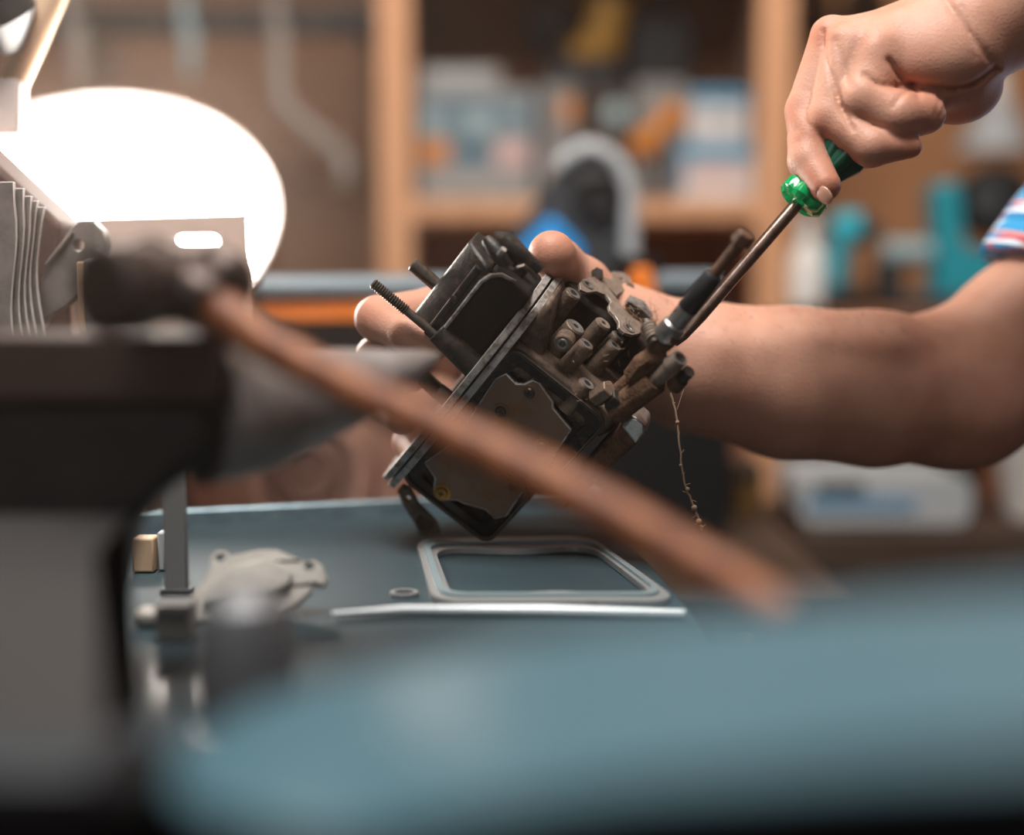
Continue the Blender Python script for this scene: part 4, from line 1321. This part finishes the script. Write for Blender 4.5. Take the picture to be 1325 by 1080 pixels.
cpart('grime_crust', MB().tube([K(818, 488, Z_, .002), K(832, 472, Z_, .004), K(846, 462, Z_, .004), K(862, 458, Z_, .003)], [.005, .0062, .0058, .0044], 14).jitter(.0016, 320), 'grime')
cpart('side_pipe', MB().tube([K(800, 510, Z_, -.004), K(826, 486, Z_, -.001), K(848, 466, Z_, .0)], [.0055, .0052, .005], 16).jitter(.0007, 400), 'grime')
fit = cpart('small_fitting', MB().tube([K(872, 500, Z_, .006), K(882, 490, Z_, .008)], [.0044, .0040], 14), 'grime')
cpart('fitting_cap', MB().tube([K(881, 491, Z_, .008), K(892, 480, Z_, .010)], [.0031, .0033], 14), 'cast_dark', fit)
cpart('hex_nut', MB().tube([K(770, 516, Z_, .000), K(790, 502, Z_, .003)], .0050, 6), 'cast_zinc', bevel=0.0006)
cpart('hex_nut', MB().tube([K(790, 524, Z_, .002), K(803, 512, Z_, .004)], .0050, 6), 'cast_dark', bevel=0.0006)

# mounting ear at lower right
def ear_part(name, px, m, z0=.001, th=.017, bev=.0022):
    pts_ = [K(a, b, Z_, z0) for a, b in px]
    cpart(name, MB().prism([(p.x, p.y) for p in pts_], (0, 0, z0 - th), VX, VY, VZ, th), m, bevel=bev, seg=3)


ear_part('mounting_ear', [(728, 660), (742, 622), (768, 590), (794, 562), (806, 548), (826, 572), (812, 586), (786, 608), (756, 640)], 'grime')
ear_part('worn_end', [(802, 552), (812, 540), (822, 540), (836, 551), (836, 560), (822, 577)], 'bright_steel', .0013, .0176)
# lower left slotted lever
sl = [(514, 634), (520, 628), (530, 632), (540, 652), (552, 664), (564, 676), (568, 690), (552, 694), (540, 682), (522, 654)]
pts = [K(a, b, Z_, -.012) for a, b in sl]
h1 = K(528, 645, Z_, -.012); h2 = K(545, 668, Z_, -.012)
cpart('slotted_lever', MB().prism([(p.x, p.y) for p in pts], (0, 0, -.015), VX, VY, VZ, .0035, holes=[circ(h1.x, h1.y, .0019, 12), circ(h2.x, h2.y, .0013, 12)]), 'cast_zinc', bevel=0.0008)
cpart('pivot', MB().tube([K(551, 682, Z_, -.030), K(549, 676, Z_, -.010)], .005, 14), 'cast_dark')

# black cap with sloped top on the left of the flange
capsec = [(-.005, 0.0), (-.0215, 0.0), (-.0245, .0012), (-.0262, -.0010), (-.0415, -.012), (-.0425, -.016), (-.0425, -.075), (-.005, -.075)]
y0c, y1c = K(570, 418, X_, -.0245).y, K(652, 342, X_, -.0245).y
y0c = -0.002; y1c = .047
cpart('cap_body', MB().prism([(.0010, -.0015), (-.0215, -.0015), (-.0235, -.004), (-.0235, -.036), (.0010, -.036)], (0, y0c, 0), VX, VZ, VY, y1c - y0c), 'cap_face', bevel=0.003, seg=3)
topc = [(-.0235, 0.0), (-.0262, -.0005), (-.0400, -.010), (-.0412, -.013), (-.0412, -.030), (-.0235, -.030)]
mb = MB().prism(topc, (0, y0c - .004, 0), VX, VZ, VY, y1c - y0c + .004)
cpart('cap_top', mb, 'cap_black', bevel=0.0015, seg=2)
# raised lip lines
lipz = .0008
cpart('cap_lip', MB().tube([(-.0238, y0c + .002, lipz), (-.0238, y1c - .008, lipz), (-.0222, y1c - .003, lipz - .0006), (-.018, y1c + .0005, lipz - .003), (-.010, y1c + .001, lipz - .006)], [.0010, .0011, .0012, .0011, .0009], 10), 'flange_edge')
cpart('cap_lip', MB().tube([(-.0292, y0c - .003, -.0022), (-.0292, y1c - .004, -.0022)], [.0019, .0021], 12), 'cap_black')
cpart('rivet', MB().lathe((-.0292, y1c * .45, -.0008), Vector((-.4, 0, 1)), [(0, .0022), (.0010, .0019), (.0013, .0010)], 14), 'cap_black')
# back plate of the cap, with a round upper end and a notch
bp_px = [(548, 444), (546, 430), (556, 408), (566, 402), (563, 386), (580, 364), (602, 338), (622, 318), (636, 309), (652, 308), (668, 314), (690, 344), (640, 410), (600, 440), (570, 446)]
pts = [K(a, b, Z_, -.016) for a, b in bp_px]
cpart('back_plate', MB().prism([(p.x, p.y) for p in pts], (0, 0, -.020), VX, VY, VZ, .004), 'cap_black', bevel=0.0010)
# latch strap
st = [K(630, 310, Z_, -.004), K(640, 322, Z_, .000), K(652, 338, Z_, .002), K(662, 345, Z_, .002)]
cpart('latch_strap', MB().tube(st, [.0030, .0044, .0038, .0022], 12), 'cap_black')
st = [K(642, 307, Z_, -.008), K(656, 312, Z_, -.004), K(668, 324, Z_, -.002), K(684, 338, Z_, -.003), K(698, 350, Z_, -.004)]
cpart('latch_strap', MB().tube(st, [.0036, .0052, .0046, .0040, .0034], 14), 'cap_black')
cpart('latch_pin', MB().tube([K(646, 330, Z_, .004), K(652, 322, Z_, .005)], .0016, 10), 'flange_edge')
st = [K(656, 340, Z_, .003), K(664, 350, Z_, .004), K(670, 346, Z_, .005), K(678, 344, Z_, .004), K(688, 352, Z_, .002), K(694, 360, Z_, .000)]
cpart('wire_clip', MB().tube(st, [.0012] * 6, 8), 'stud_steel')


# studs
def stud(tip, mid, root, z, r_, thread=True, boss=None):
    a, b, c = (K(*q_, Z_, z) for q_ in (tip, mid, root))
    o = MB()
    ax_ = (b - a).normalized()
    L_ = (b - a).length
    if thread:
        prof = [(0, r_ * 0.7)]
        n = int(L_ / .0014)
        for i in range(n):
            prof += [(.0003 + i * .0014, r_ * 0.82), (.0003 + i * .0014 + .0007, r_ * 1.14)]
        prof += [(L_, r_ * .82), ((c - a).length, r_ * .95)]
    else:
        prof = [(0, r_ * .75), (.0008, r_), ((c - a).length, r_)]
    s = cpart('stud', MB().lathe(a, ax_, prof, 18), 'stud_steel')
    if boss:
        p0, p1, rb = K(*boss[0], Z_, z), K(*boss[1], Z_, z), boss[2]
        cpart('stud_boss', MB().lathe(p0, (p1 - p0), [(0, rb * .9), (.0006, rb), ((p1 - p0).length, rb * 1.15)], 22), 'cap_black')


stud((482, 366), (526, 402), (572, 440), -.001, .0027, True, ((566, 428), (622, 482), .0062))
stud((533, 341), (548, 354), (585, 388), -.022, .0037, False)
stud((545, 486), (560, 500), (590, 524), -.010, .0046, False, None)
cpart('stud_boss', MB().tube([K(566, 505, Z_, .0), K(600, 533, Z_, .0)], [.0046, .0052], 18), 'stud_steel')
cpart('stud', MB().lathe(K(497, 449, Z_, -.02), VX, [(0, .003), (.001, .0036), (.03, .0036)], 16), 'stud_steel')

# lint strand hanging down
lp_ = [P(868, 508, .735), P(876, 540, .735), P(880, 580, .735), P(885, 622, .736), P(896, 650, .737), P(903, 668, .738), P(908, 686, .738)]
lm = MB()
cur = catmull([tuple(x) for x in lp_], 6)
cur = [Vector(c) + Vector((random.uniform(-.0003, .0003), 0, 0)) for c in cur]
lm.tube(cur, [.00055] * len(cur), 6)
for i, f in ((7, .0011), (15, .0009), (20, .0012), (26, .0016), (32, .0017), (34, .001)):
    lm.ball(cur[min(i, len(cur) - 1)] + Vector((random.uniform(-.0008, .0008), 0, 0)), f, 8, 6)
for i in range(3, len(cur), 2):
    a = cur[i]
    lm.tube([a, a + Vector((random.uniform(-.003, .003), random.uniform(-.001, .001), random.uniform(-.003, .003)))], .00018, 4)
a = P(888, 492, .735)
lm.tube([a, P(884, 506, .735), P(876, 530, .735)], .0002, 4)
ls = lm.build('lint_strand', 'lint', carb)
fz_ = MB()
for i in range(26):
    a = K(random.uniform(806, 850), random.uniform(396, 425), Y_, .056)
    fz_.tube([a, a + Vector((random.uniform(-.004, .004), random.uniform(0, .004), random.uniform(-.003, .003))), a + Vector((random.uniform(-.006, .006), random.uniform(.002, .006), random.uniform(-.004, .004)))], .00012, 4)
for i in range(16):
    a = K(random.uniform(740, 830), random.uniform(440, 520), Z_, .003)
    fz_.tube([a, a + Vector((random.uniform(-.003, .003), random.uniform(-.003, .003), .001))], .00014, 4)
o = cpart('lint_fuzz', fz_, 'lint'); o['kind'] = 'stuff'

# ------------------------------------------------------------------ screwdriver
sa, sb = P(874, 446, .733), P(1032, 263, .738)
sax = (sb - sa).normalized()
sd = thing('screwdriver', 'screwdriver with a clear green handle gripped in the upper hand', 'screwdriver', sa)
MB().tube([sa, sa + sax * .006, sa + sax * .02, sb + sax * .004], [.0012, .0026, .0034, .0035], 18).build('shaft', 'shaft_steel', sd)


def fluted(a, axis, prof, n=6, amp=0.12, seg=60):
    x, y, ax = basis(axis)
    rows_ = []
    for t, r_, am in prof:
        rows_.append([a + ax * t + (x * math.cos(2 * math.pi * k / seg) + y * math.sin(2 * math.pi * k / seg)) * (r_ * (1 + am * (abs(math.cos(n * math.pi * k / seg)) * 2 - 1.3))) for k in range(seg)])
    m = MB().grid(rows_, closed=True)
    nr = len(rows_)
    m.f.append(list(range(seg))[::-1]); m.f.append([(nr - 1) * seg + k for k in range(seg)])
    return m


fluted(sb - sax * .001, sax, [(0, .006, 0), (.0006, .0100, .03), (.003, .0124, .07), (.0085, .0126, .08), (.0105, .0112, .06), (.0125, .0085, .04), (.018, .0080, .02)], 7).build('collar', 'green_clear', sd)
fluted(sb + sax * .0165, sax, [(0, .0078, .02), (.006, .0095, .08), (.016, .0135, .10), (.04, .0140, .06), (.060, .0125, .06), (.066, .0095, .04), (.068, .006, 0)], 6).build('handle', 'green_dark', sd)

# ------------------------------------------------------------------ person
def pv(px, py, d, r_):
    p = P(px, py, d)
    return (np.array(p, np.float32), r_ / FPX * d)


def to_px(p):
    q_ = p - np.array(CAM, np.float32)
    d = q_ @ np.array(FWD, np.float32)
    return 662.5 + FPX * (q_ @ np.array(RT, np.float32)) / d, 540 - FPX * (q_ @ np.array(UP, np.float32)) / d


DH = 0.742
LH = dict(
    pinky=[pv(1142, 68, DH - .006, 37), pv(1116, 130, DH - .012, 35), pv(1160, 150, DH - .017, 34), pv(1197, 147, DH - .013, 27)],
    ring=[pv(1096, 60, DH - .001, 31), pv(1073, 152, DH - .006, 28), pv(1128, 190, DH - .018, 26), pv(1178, 190, DH - .018, 15)],
    middle=[pv(1077, 48, DH + .010, 28), pv(1043, 142, DH + .006, 26), pv(1046, 208, DH - .006, 26), pv(1067, 240, DH - .017, 21)],
    index=[pv(1085, 50, DH + .026, 28), pv(1062, 140, DH + .030, 24), pv(1075, 200, DH + .026, 22), pv(1092, 214, DH + .016, 18)],
)
THUMB = [pv(1240, 95, DH + .030, 44), pv(1180, 140, DH + .040, 34), pv(1120, 190, DH + .034, 25), pv(1100, 205, DH + .026, 20)]
KN = [pv(1152, 66, DH, 1)[0], pv(1080, 48, DH, 1)[0]]
S_L = np.array((.70, .74, 1.255), np.float32)
S_R = np.array((.50, .98, 1.215), np.float32)
E_L = np.array((.475, .63, 1.335), np.float32)
wl = pv(1312, 4, .745, 74)
CREASE_L = [  # polylines in the picture of the fist, width px, depth m
    ([(1066, 40), (1068, 68), (1077, 100), (1084, 122), (1092, 148), (1104, 168)], 3.2, .0016),
    ([(1082, 52), (1090, 84), (1100, 112)], 4.0, .0009),
    ([(1150, 78), (1158, 92), (1172, 107), (1182, 110)], 3.6, .0026),
    ([(1118, 98), (1135, 110), (1158, 113), (1176, 110)], 3.5, .0016),
    ([(1178, 108), (1200, 112), (1232, 116), (1262, 108), (1288, 88)], 4.0, .0032),
    ([(1180, 112), (1166, 124), (1156, 138)], 3.0, .0011),
    ([(1180, 112), (1190, 126)], 3.0, .0012),
    ([(1213, 114), (1216, 132), (1210, 150)], 2.6, .0010),
    ([(1226, 118), (1222, 140), (1212, 158)], 2.6, .0010),
    ([(1224, 0), (1240, 24), (1258, 48), (1276, 72), (1292, 88)], 4.5, .0013),
    ([(1246, 8), (1256, 50), (1262, 76)], 3.0, .0006),
    ([(1112, 150), (1130, 163), (1160, 166), (1198, 160)], 3.0, .0007),
    ([(1018, 172), (1030, 168)], 3, .0006),
]
BUMP_L = [(1064, 40, 16, .0012), (1128, 52, 22, .0022), (1050, 165, 14, .0010), (1028, 150, 12, .0008), (1104, 62, 18, .0008)]


def poly_dist(x, y, pl):
    best = None
    for (ax_, ay_), (bx_, by_) in zip(pl[:-1], pl[1:]):
        dx, dy = bx_ - ax_, by_ - ay_
        t = np.clip(((x - ax_) * dx + (y - ay_) * dy) / (dx * dx + dy * dy), 0, 1)
        d = np.hypot(x - ax_ - t * dx, y - ay_ - t * dy)
        best = d if best is None else np.minimum(best, d)
    return best


def left_arm(p):
    fing = None
    for f in ('index', 'middle', 'ring', 'pinky'):
        c = chain_sdf(p, LH[f], .0022)
        fing = c if fing is None else smin(fing, c, .0013)
    palm = chain_sdf(p, [wl, pv(1250, 45, DH + .002, 66), pv(1180, 62, DH + .002, 52), pv(1128, 64, DH + .002, 40)], .01)
    palm = smin(palm, chain_sdf(p, [pv(1260, 40, DH + .018, 58), pv(1180, 52, DH + .022, 46), pv(1090, 55, DH + .022, 32)], .01), .012)
    hyp = ell_sdf(p, P(1222, 74, DH - .010), (.031, .017, .0195), [tuple(RT * .98 + UP * .2), tuple(FWD), tuple(UP * .98 - RT * .2)])
    palm = smin(palm, hyp, .006)
    heel = ell_sdf(p, P(1238, 112, DH + .014), (.024, .018, .020))
    palm = smin(palm, heel, .003)
    palm = smin(palm, chain_sdf(p, THUMB, .004), .005)
    palm = smin(palm, chain_sdf(p, [pv(1245, 100, DH + .004, 40), pv(1198, 116, DH - .003, 33), pv(1150, 120, DH - .004, 32)], .004), .004)
    kd = seg_sdf(p, KN[0], KN[1], 0, 0)
    kk = .0014 + .008 * np.exp(-(kd / .020) ** 2)
    d = smin(palm, fing, kk)
    fore = chain_sdf(p, [wl, (np.array(P(1420, -30, .73), np.float32) * .0 + (np.array(wl[0]) * .55 + E_L * .45), .039), (E_L, .043), ((E_L + S_L) / 2, .049), (S_L, .056)], .02)
    d = smin(d, fore, .012)
    x, y = to_px(p)
    near = x < 1330
    if near.any():
        xx, yy = x[near], y[near]
        add = np.zeros(len(xx), np.float32)
        for pl, w0, dep in CREASE_L:
            add += dep * np.exp(-(poly_dist(xx, yy, pl) / w0) ** 2)
        for bx_, by_, br, bh in BUMP_L:
            add -= bh * np.exp(-((xx - bx_) ** 2 + (yy - by_) ** 2) / br ** 2)
        d[near] += add
    return d


# right arm and the hand behind the carburettor
RF = [
    [pv(640, 470, .825, 34), pv(560, 400, .800, 28), pv(489, 412, .778, 29), pv(530, 432, .752, 25), pv(562, 446, .748, 21)],
    [pv(640, 500, .835, 32), pv(548, 448, .815, 28), pv(488, 462, .79, 27), pv(530, 486, .765, 23)],
    [pv(640, 530, .835, 32), pv(560, 505, .815, 27), pv(500, 520, .79, 26), pv(520, 540, .77, 22)],
    [pv(640, 555, .835, 30), pv(575, 560, .815, 24), pv(530, 572, .80, 22), pv(545, 590, .78, 20)],
]
RTHUMB = [pv(785, 425, .80, 52), pv(752, 372, .792, 38), pv(722, 340, .776, 30), pv(714, 329, .752, 31)]
wrist = pv(800, 446, .81, 68)
elb = pv(1232, 503, .862, 92)


def right_arm(p):
    arm = chain_sdf(p, [wrist, pv(900, 474, .818, 84), pv(1020, 496, .83, 97), pv(1130, 503, .845, 100), elb], .006)
    up_ = chain_sdf(p, [elb, pv(1330, 434, .872, 97), pv(1452, 336, .892, 102), (S_R, .06)], .008)
    d = smin(arm, up_, .016)
    d = smin(d, ell_sdf(p, P(1258, 520, .868), (.024, .028, .024)), .04)
    palm = chain_sdf(p, [wrist, pv(720, 470, .83, 62), pv(650, 500, .84, 52)], .01)
    palm = smin(palm, chain_sdf(p, [wrist, pv(710, 510, .84, 50), pv(650, 545, .84, 40)], .01), .012)
    palm = smin(palm, chain_sdf(p, RTHUMB, .006), .012)
    fing = None
    for f in RF:
        c = chain_sdf(p, f, .003)
        fing = c if fing is None else smin(fing, c, .0015)
    d = smin(d, smin(palm, fing, .006), .015)
    x, y = to_px(p)
    add = np.zeros(len(p), np.float32)
    for pl, w0, dep in (([(525, 424), (516, 430), (512, 440)], 3, .0009), ([(1178, 405), (1196, 425), (1215, 438)], 6, .0007),
                        ([(500, 398), (512, 406)], 3, .0004)):
        add += dep * np.exp(-(poly_dist(x, y, pl) / w0) ** 2)
    # forearm muscle relief
    add -= .002 * np.exp(-(poly_dist(x, y, [(940, 440), (1050, 430), (1150, 445)]) / 28) ** 2)
    add += .0012 * np.exp(-(poly_dist(x, y, [(1080, 455), (1180, 470), (1260, 430)]) / 20) ** 2)
    return d + add


def face(p):
    hd = np.array((.500, .815, 1.50), np.float32)
    f = np.array((-.75, -.62, -.25), np.float32); f /= np.linalg.norm(f)
    s = np.cross((0, 0, 1), f); s /= np.linalg.norm(s)
    t = np.cross(f, s)
    ax_ = [s, f, t]
    H = lambda a, b, c: hd + s * a + f * b + t * c
    d = ell_sdf(p, H(0, -.012, .02), (.076, .098, .10), ax_)
    d = smin(d, ell_sdf(p, H(0, .030, -.055), (.052, .055, .062), ax_), .03)
    d = smin(d, chain_sdf(p, [(H(0, .098, .012), .008), (H(0, .117, -.022), .012)], .005), .010)
    for q_ in (-1, 1):
        d = smin(d, ell_sdf(p, H(q_ * .013, .106, -.026), (.009, .009, .008), ax_), .006)
        d = smin(d, ell_sdf(p, H(q_ * .078, -.008, -.008), (.008, .020, .032), ax_), .006)
        d = np.maximum(d, -ell_sdf(p, H(q_ * .031, .098, .014), (.016, .012, .010), ax_))
        d = smin(d, ell_sdf(p, H(q_ * .031, .076, .014), (.013, .013, .013), ax_), .003)
        d = smin(d, chain_sdf(p, [(H(q_ * .016, .094, .030), .006), (H(q_ * .048, .080, .032), .005)], .003), .008)
    d = smin(d, ell_sdf(p, H(0, .083, -.062), (.024, .010, .006), ax_), .006)
    d = smin(d, ell_sdf(p, H(0, .081, -.073), (.020, .010, .006), ax_), .004)
    d = smin(d, chain_sdf(p, [(H(0, -.035, -.06), .054), (np.array((.575, .885, 1.31), np.float32), .060)], .01), .02)
    d = smin(d, chain_sdf(p, [(np.array((.575, .885, 1.31), np.float32), .060), (np.array((.61, .915, 1.15), np.float32), .10)], .01), .03)
    return d, H


pr = thing('person', 'person in a blue plaid shirt holding a carburettor and turning a screwdriver', 'person', (.70, 1.0, 0))
parts = []
hpts_lo = np.array((.12, .62, 1.10)); hpts_hi = np.array((.33, .84, 1.30))
V1, F1 = surface_net(left_arm, (.12, .56, 1.06), (.76, .84, 1.42), .0013)
V2, F2 = surface_net(right_arm, (-.10, .69, .90), (.53, 1.10, 1.33), .0016)
V3, F3 = surface_net(lambda p: face(p)[0], (.36, .66, 1.02), (.74, 1.05, 1.64), .0032)
Vb = np.concatenate([V1, V2, V3])
Fb = np.concatenate([F1, F2 + len(V1), F3 + len(V1) + len(V2)])
pbody = mesh_np('body', Vb, Fb, 'skin', pr, 1)
# redness of knuckles, finger ends and elbow
spots = [(P(1060, 42, DH), .010, .7), (P(1128, 54, DH - .015), .010, .35), (P(1066, 245, DH - .02), .016, .9), (P(1175, 195, DH - .02), .014, .7),
         (P(1200, 148, DH - .02), .016, .6), (P(1050, 166, DH - .012), .010, .7), (P(1030, 152, DH), .010, .7), (P(1175, 112, DH - .02), .014, .8), (P(1240, 125, DH), .022, .5),
         (P(714, 326, .75), .016, .7), (P(482, 412, .77), .014, .6), (P(540, 436, .75), .014, .6), (P(1235, 575, .85), .04, .3)]
fl = np.zeros(len(Vb), np.float32)
for c, r_, a in spots:
    dd_ = np.linalg.norm(Vb - np.array(c), axis=1)
    fl = np.maximum(fl, a * np.exp(-(dd_ / r_) ** 2))
at = pbody.data.attributes.new('flush', 'FLOAT', 'POINT')
at.data.foreach_set('value', fl)


# nail on the middle finger
def nail(c, along_, norm_, lw, ll, m='nail'):
    x = Vector(along_).normalized(); n = Vector(norm_); n = (n - x * n.dot(x)).normalized(); y = n.cross(x)
    return MB().ball(c, (ll, lw, .0012), 20, 12, (x, y, n)).build('fingernail', m, pr)


tip = P(1067, 240, DH - .017)
tdir = (P(1067, 240, DH - .017) - P(1046, 208, DH - .006)).normalized()
nrm = (-FWD * .75 - UP * .62 - RT * .25).normalized()
nail(tip + nrm * (20.5 / FPX * DH) + tdir * .001, tdir + RT * .4, nrm, .0042, .0056)

# fine arm hairs along the forearm
hr = MB()
n2o = len(V1)
sel = [i for i in range(n2o, n2o + len(V2), 1)]
rng = np.random.RandomState(3)
V2x, V2y = to_px(V2.astype(np.float32))
ok = np.where((V2x > 850) & (V2x < 1190) & (V2y < 470) & (V2[:, 1] < 0.88))[0]
for i in rng.choice(ok, 420, replace=False):
    a = Vector(V2[i])
    # outward direction from the forearm axis
    ax0, ax1 = Vector(wrist[0]), Vector(elb[0])
    t_ = (a - ax0).dot(ax1 - ax0) / (ax1 - ax0).length_squared
    nn = (a - (ax0 + (ax1 - ax0) * t_)).normalized()
    dr = (nn * .55 + Vector((-1, 0, 0)) * rng.uniform(.4, 1.0) + Vector(rng.uniform(-.4, .4, 3))).normalized()
    L_ = rng.uniform(.004, .008)
    hr.tube([a - nn * .0005, a + dr * L_ * .5 + nn * .0004, a + dr * L_], [.00006, .00005, .00002], 3, cap=False)
ho = hr.build('arm_hair', 'hair_brown', pr); ho['kind'] = 'stuff'

# shirt: torso and two short sleeves
PEL = np.array((.74, 1.02, .70), np.float32)
CH = np.array((.605, .905, 1.12), np.float32)
ua0 = np.array(P(1400, 270, .892), np.float32)
e2 = elb[0]
udir = (S_R - e2) / np.linalg.norm(S_R - e2)
sr0 = np.array(P(1349, 346, .88), np.float32)


def shirt(p):
    d = chain_sdf(p, [(PEL, .15), ((PEL + CH) / 2, .145), (CH, .15)], .05)
    d = smin(d, chain_sdf(p, [(S_L, .075), (CH + np.array((.0, 0, .08), np.float32), .11), (S_R, .075)], .05), .06)
    rs = chain_sdf(p, [(np.array(P(1342, 424, .872), np.float32), .0530), (np.array(P(1392, 384, .882), np.float32), .0555), (np.array(P(1452, 336, .892), np.float32), .068), (S_R, .075)], .03)
    n2 = np.array(UP, np.float32) * .98 + np.array(RT, np.float32) * .17
    rs = np.maximum(rs, -((p - np.array(P(1283, 321, .86), np.float32)) @ n2))
    d = smin(d, rs, .02)
    m_ = E_L * .35 + S_L * .65
    ls_ = chain_sdf(p, [(E_L * .6 + S_L * .4, .060), (S_L, .072)], .03)
    nl = (S_L - E_L); nl = nl / np.linalg.norm(nl)
    ls_ = np.maximum(ls_, -((p - m_) @ nl) - .03)
    return smin(d, ls_, .02)


Vs, Fs = surface_net(shirt, (.20, .50, .50), (.98, 1.28, 1.42), .005)
mesh_np('shirt', Vs, Fs, 'plaid', pr, 1)


def trousers(p):
    f = np.array((-.75, -.66, 0), np.float32); s = np.array((-.66, .75, 0), np.float32)
    d = None
    for q_ in (-1, 1):
        hip = PEL + s * q_ * .09 + np.array((0, 0, -.02), np.float32)
        kn = hip + f * .42 + np.array((0, 0, -.12), np.float32) + s * q_ * .06
        an = np.array((kn[0] - .03 * f[0], kn[1] - .03 * f[1], .08), np.float32)
        c = chain_sdf(p, [(hip, .10), (kn, .068), (an, .055)], .03)
        c = np.maximum(c, .06 - p[:, 2])
        d = c if d is None else smin(d, c, .02)
    return smin(d, chain_sdf(p, [(PEL + np.array((0, 0, .08), np.float32), .14), (PEL - np.array((0, 0, .03), np.float32), .14)], .02), .04)


Vs, Fs = surface_net(trousers, (.20, .50, .03), (.98, 1.28, .92), .007)
mesh_np('trousers', Vs, Fs, 'denim', pr, 1)
f_ = Vector((-.75, -.66, 0)).normalized(); s_ = Vector((-.66, .75, 0)).normalized()
for q_ in (-1, 1):
    kn = Vector(PEL) + s_ * (q_ * .15) + f_ * .42
    an = Vector((kn.x, kn.y, 0)) - f_ * .03
    MB().tube([an - f_ * .06 + Vector((0, 0, .035)), an + Vector((0, 0, .048)), an + f_ * .09 + Vector((0, 0, .040)), an + f_ * .19 + Vector((0, 0, .030))], [.034, .047, .039, .029], 18).build('shoe', 'leather', pr)
_, HF = face(np.zeros((1, 3), np.float32))


def hair(p):
    hd, H = face(p)
    hd0 = H(0, -.020, .030)
    f = np.array((-.75, -.62, -.25), np.float32); f /= np.linalg.norm(f)
    s = np.cross((0, 0, 1), f); s /= np.linalg.norm(s); t = np.cross(f, s)
    d = ell_sdf(p, hd0, (.083, .100, .102), [s, f, t])
    q_ = p - H(0, .0, .0)
    cut = (q_ @ f) * .75 - (q_ @ t) * .75 + .005
    return np.maximum(d, cut)


Vs, Fs = surface_net(hair, (.36, .66, 1.34), (.68, 1.0, 1.66), .004)
mesh_np('hair', Vs, Fs, 'hair_brown', pr, 1)
for q_ in (-1, 1):
    MB().ball(Vector(HF(q_ * .031, .086, .014)), .0095, 14, 10).build('eye', 'white_plastic', pr)

stl = thing('stool', 'dark wooden stool the person sits on', 'stool', (PEL[0], PEL[1], 0))
MB().lathe((PEL[0], PEL[1], .495), (0, 0, 1), [(0, .16), (.004, .165), (.026, .165), (.03, .16)], 36).build('seat', 'dark_wood', stl)
for k in range(4):
    a = math.pi / 4 + k * math.pi / 2
    MB().tube([(PEL[0] + .12 * math.cos(a), PEL[1] + .12 * math.sin(a), .496), (PEL[0] + .17 * math.cos(a), PEL[1] + .17 * math.sin(a), 0)], .016, 12).build('leg', 'dark_wood', stl)
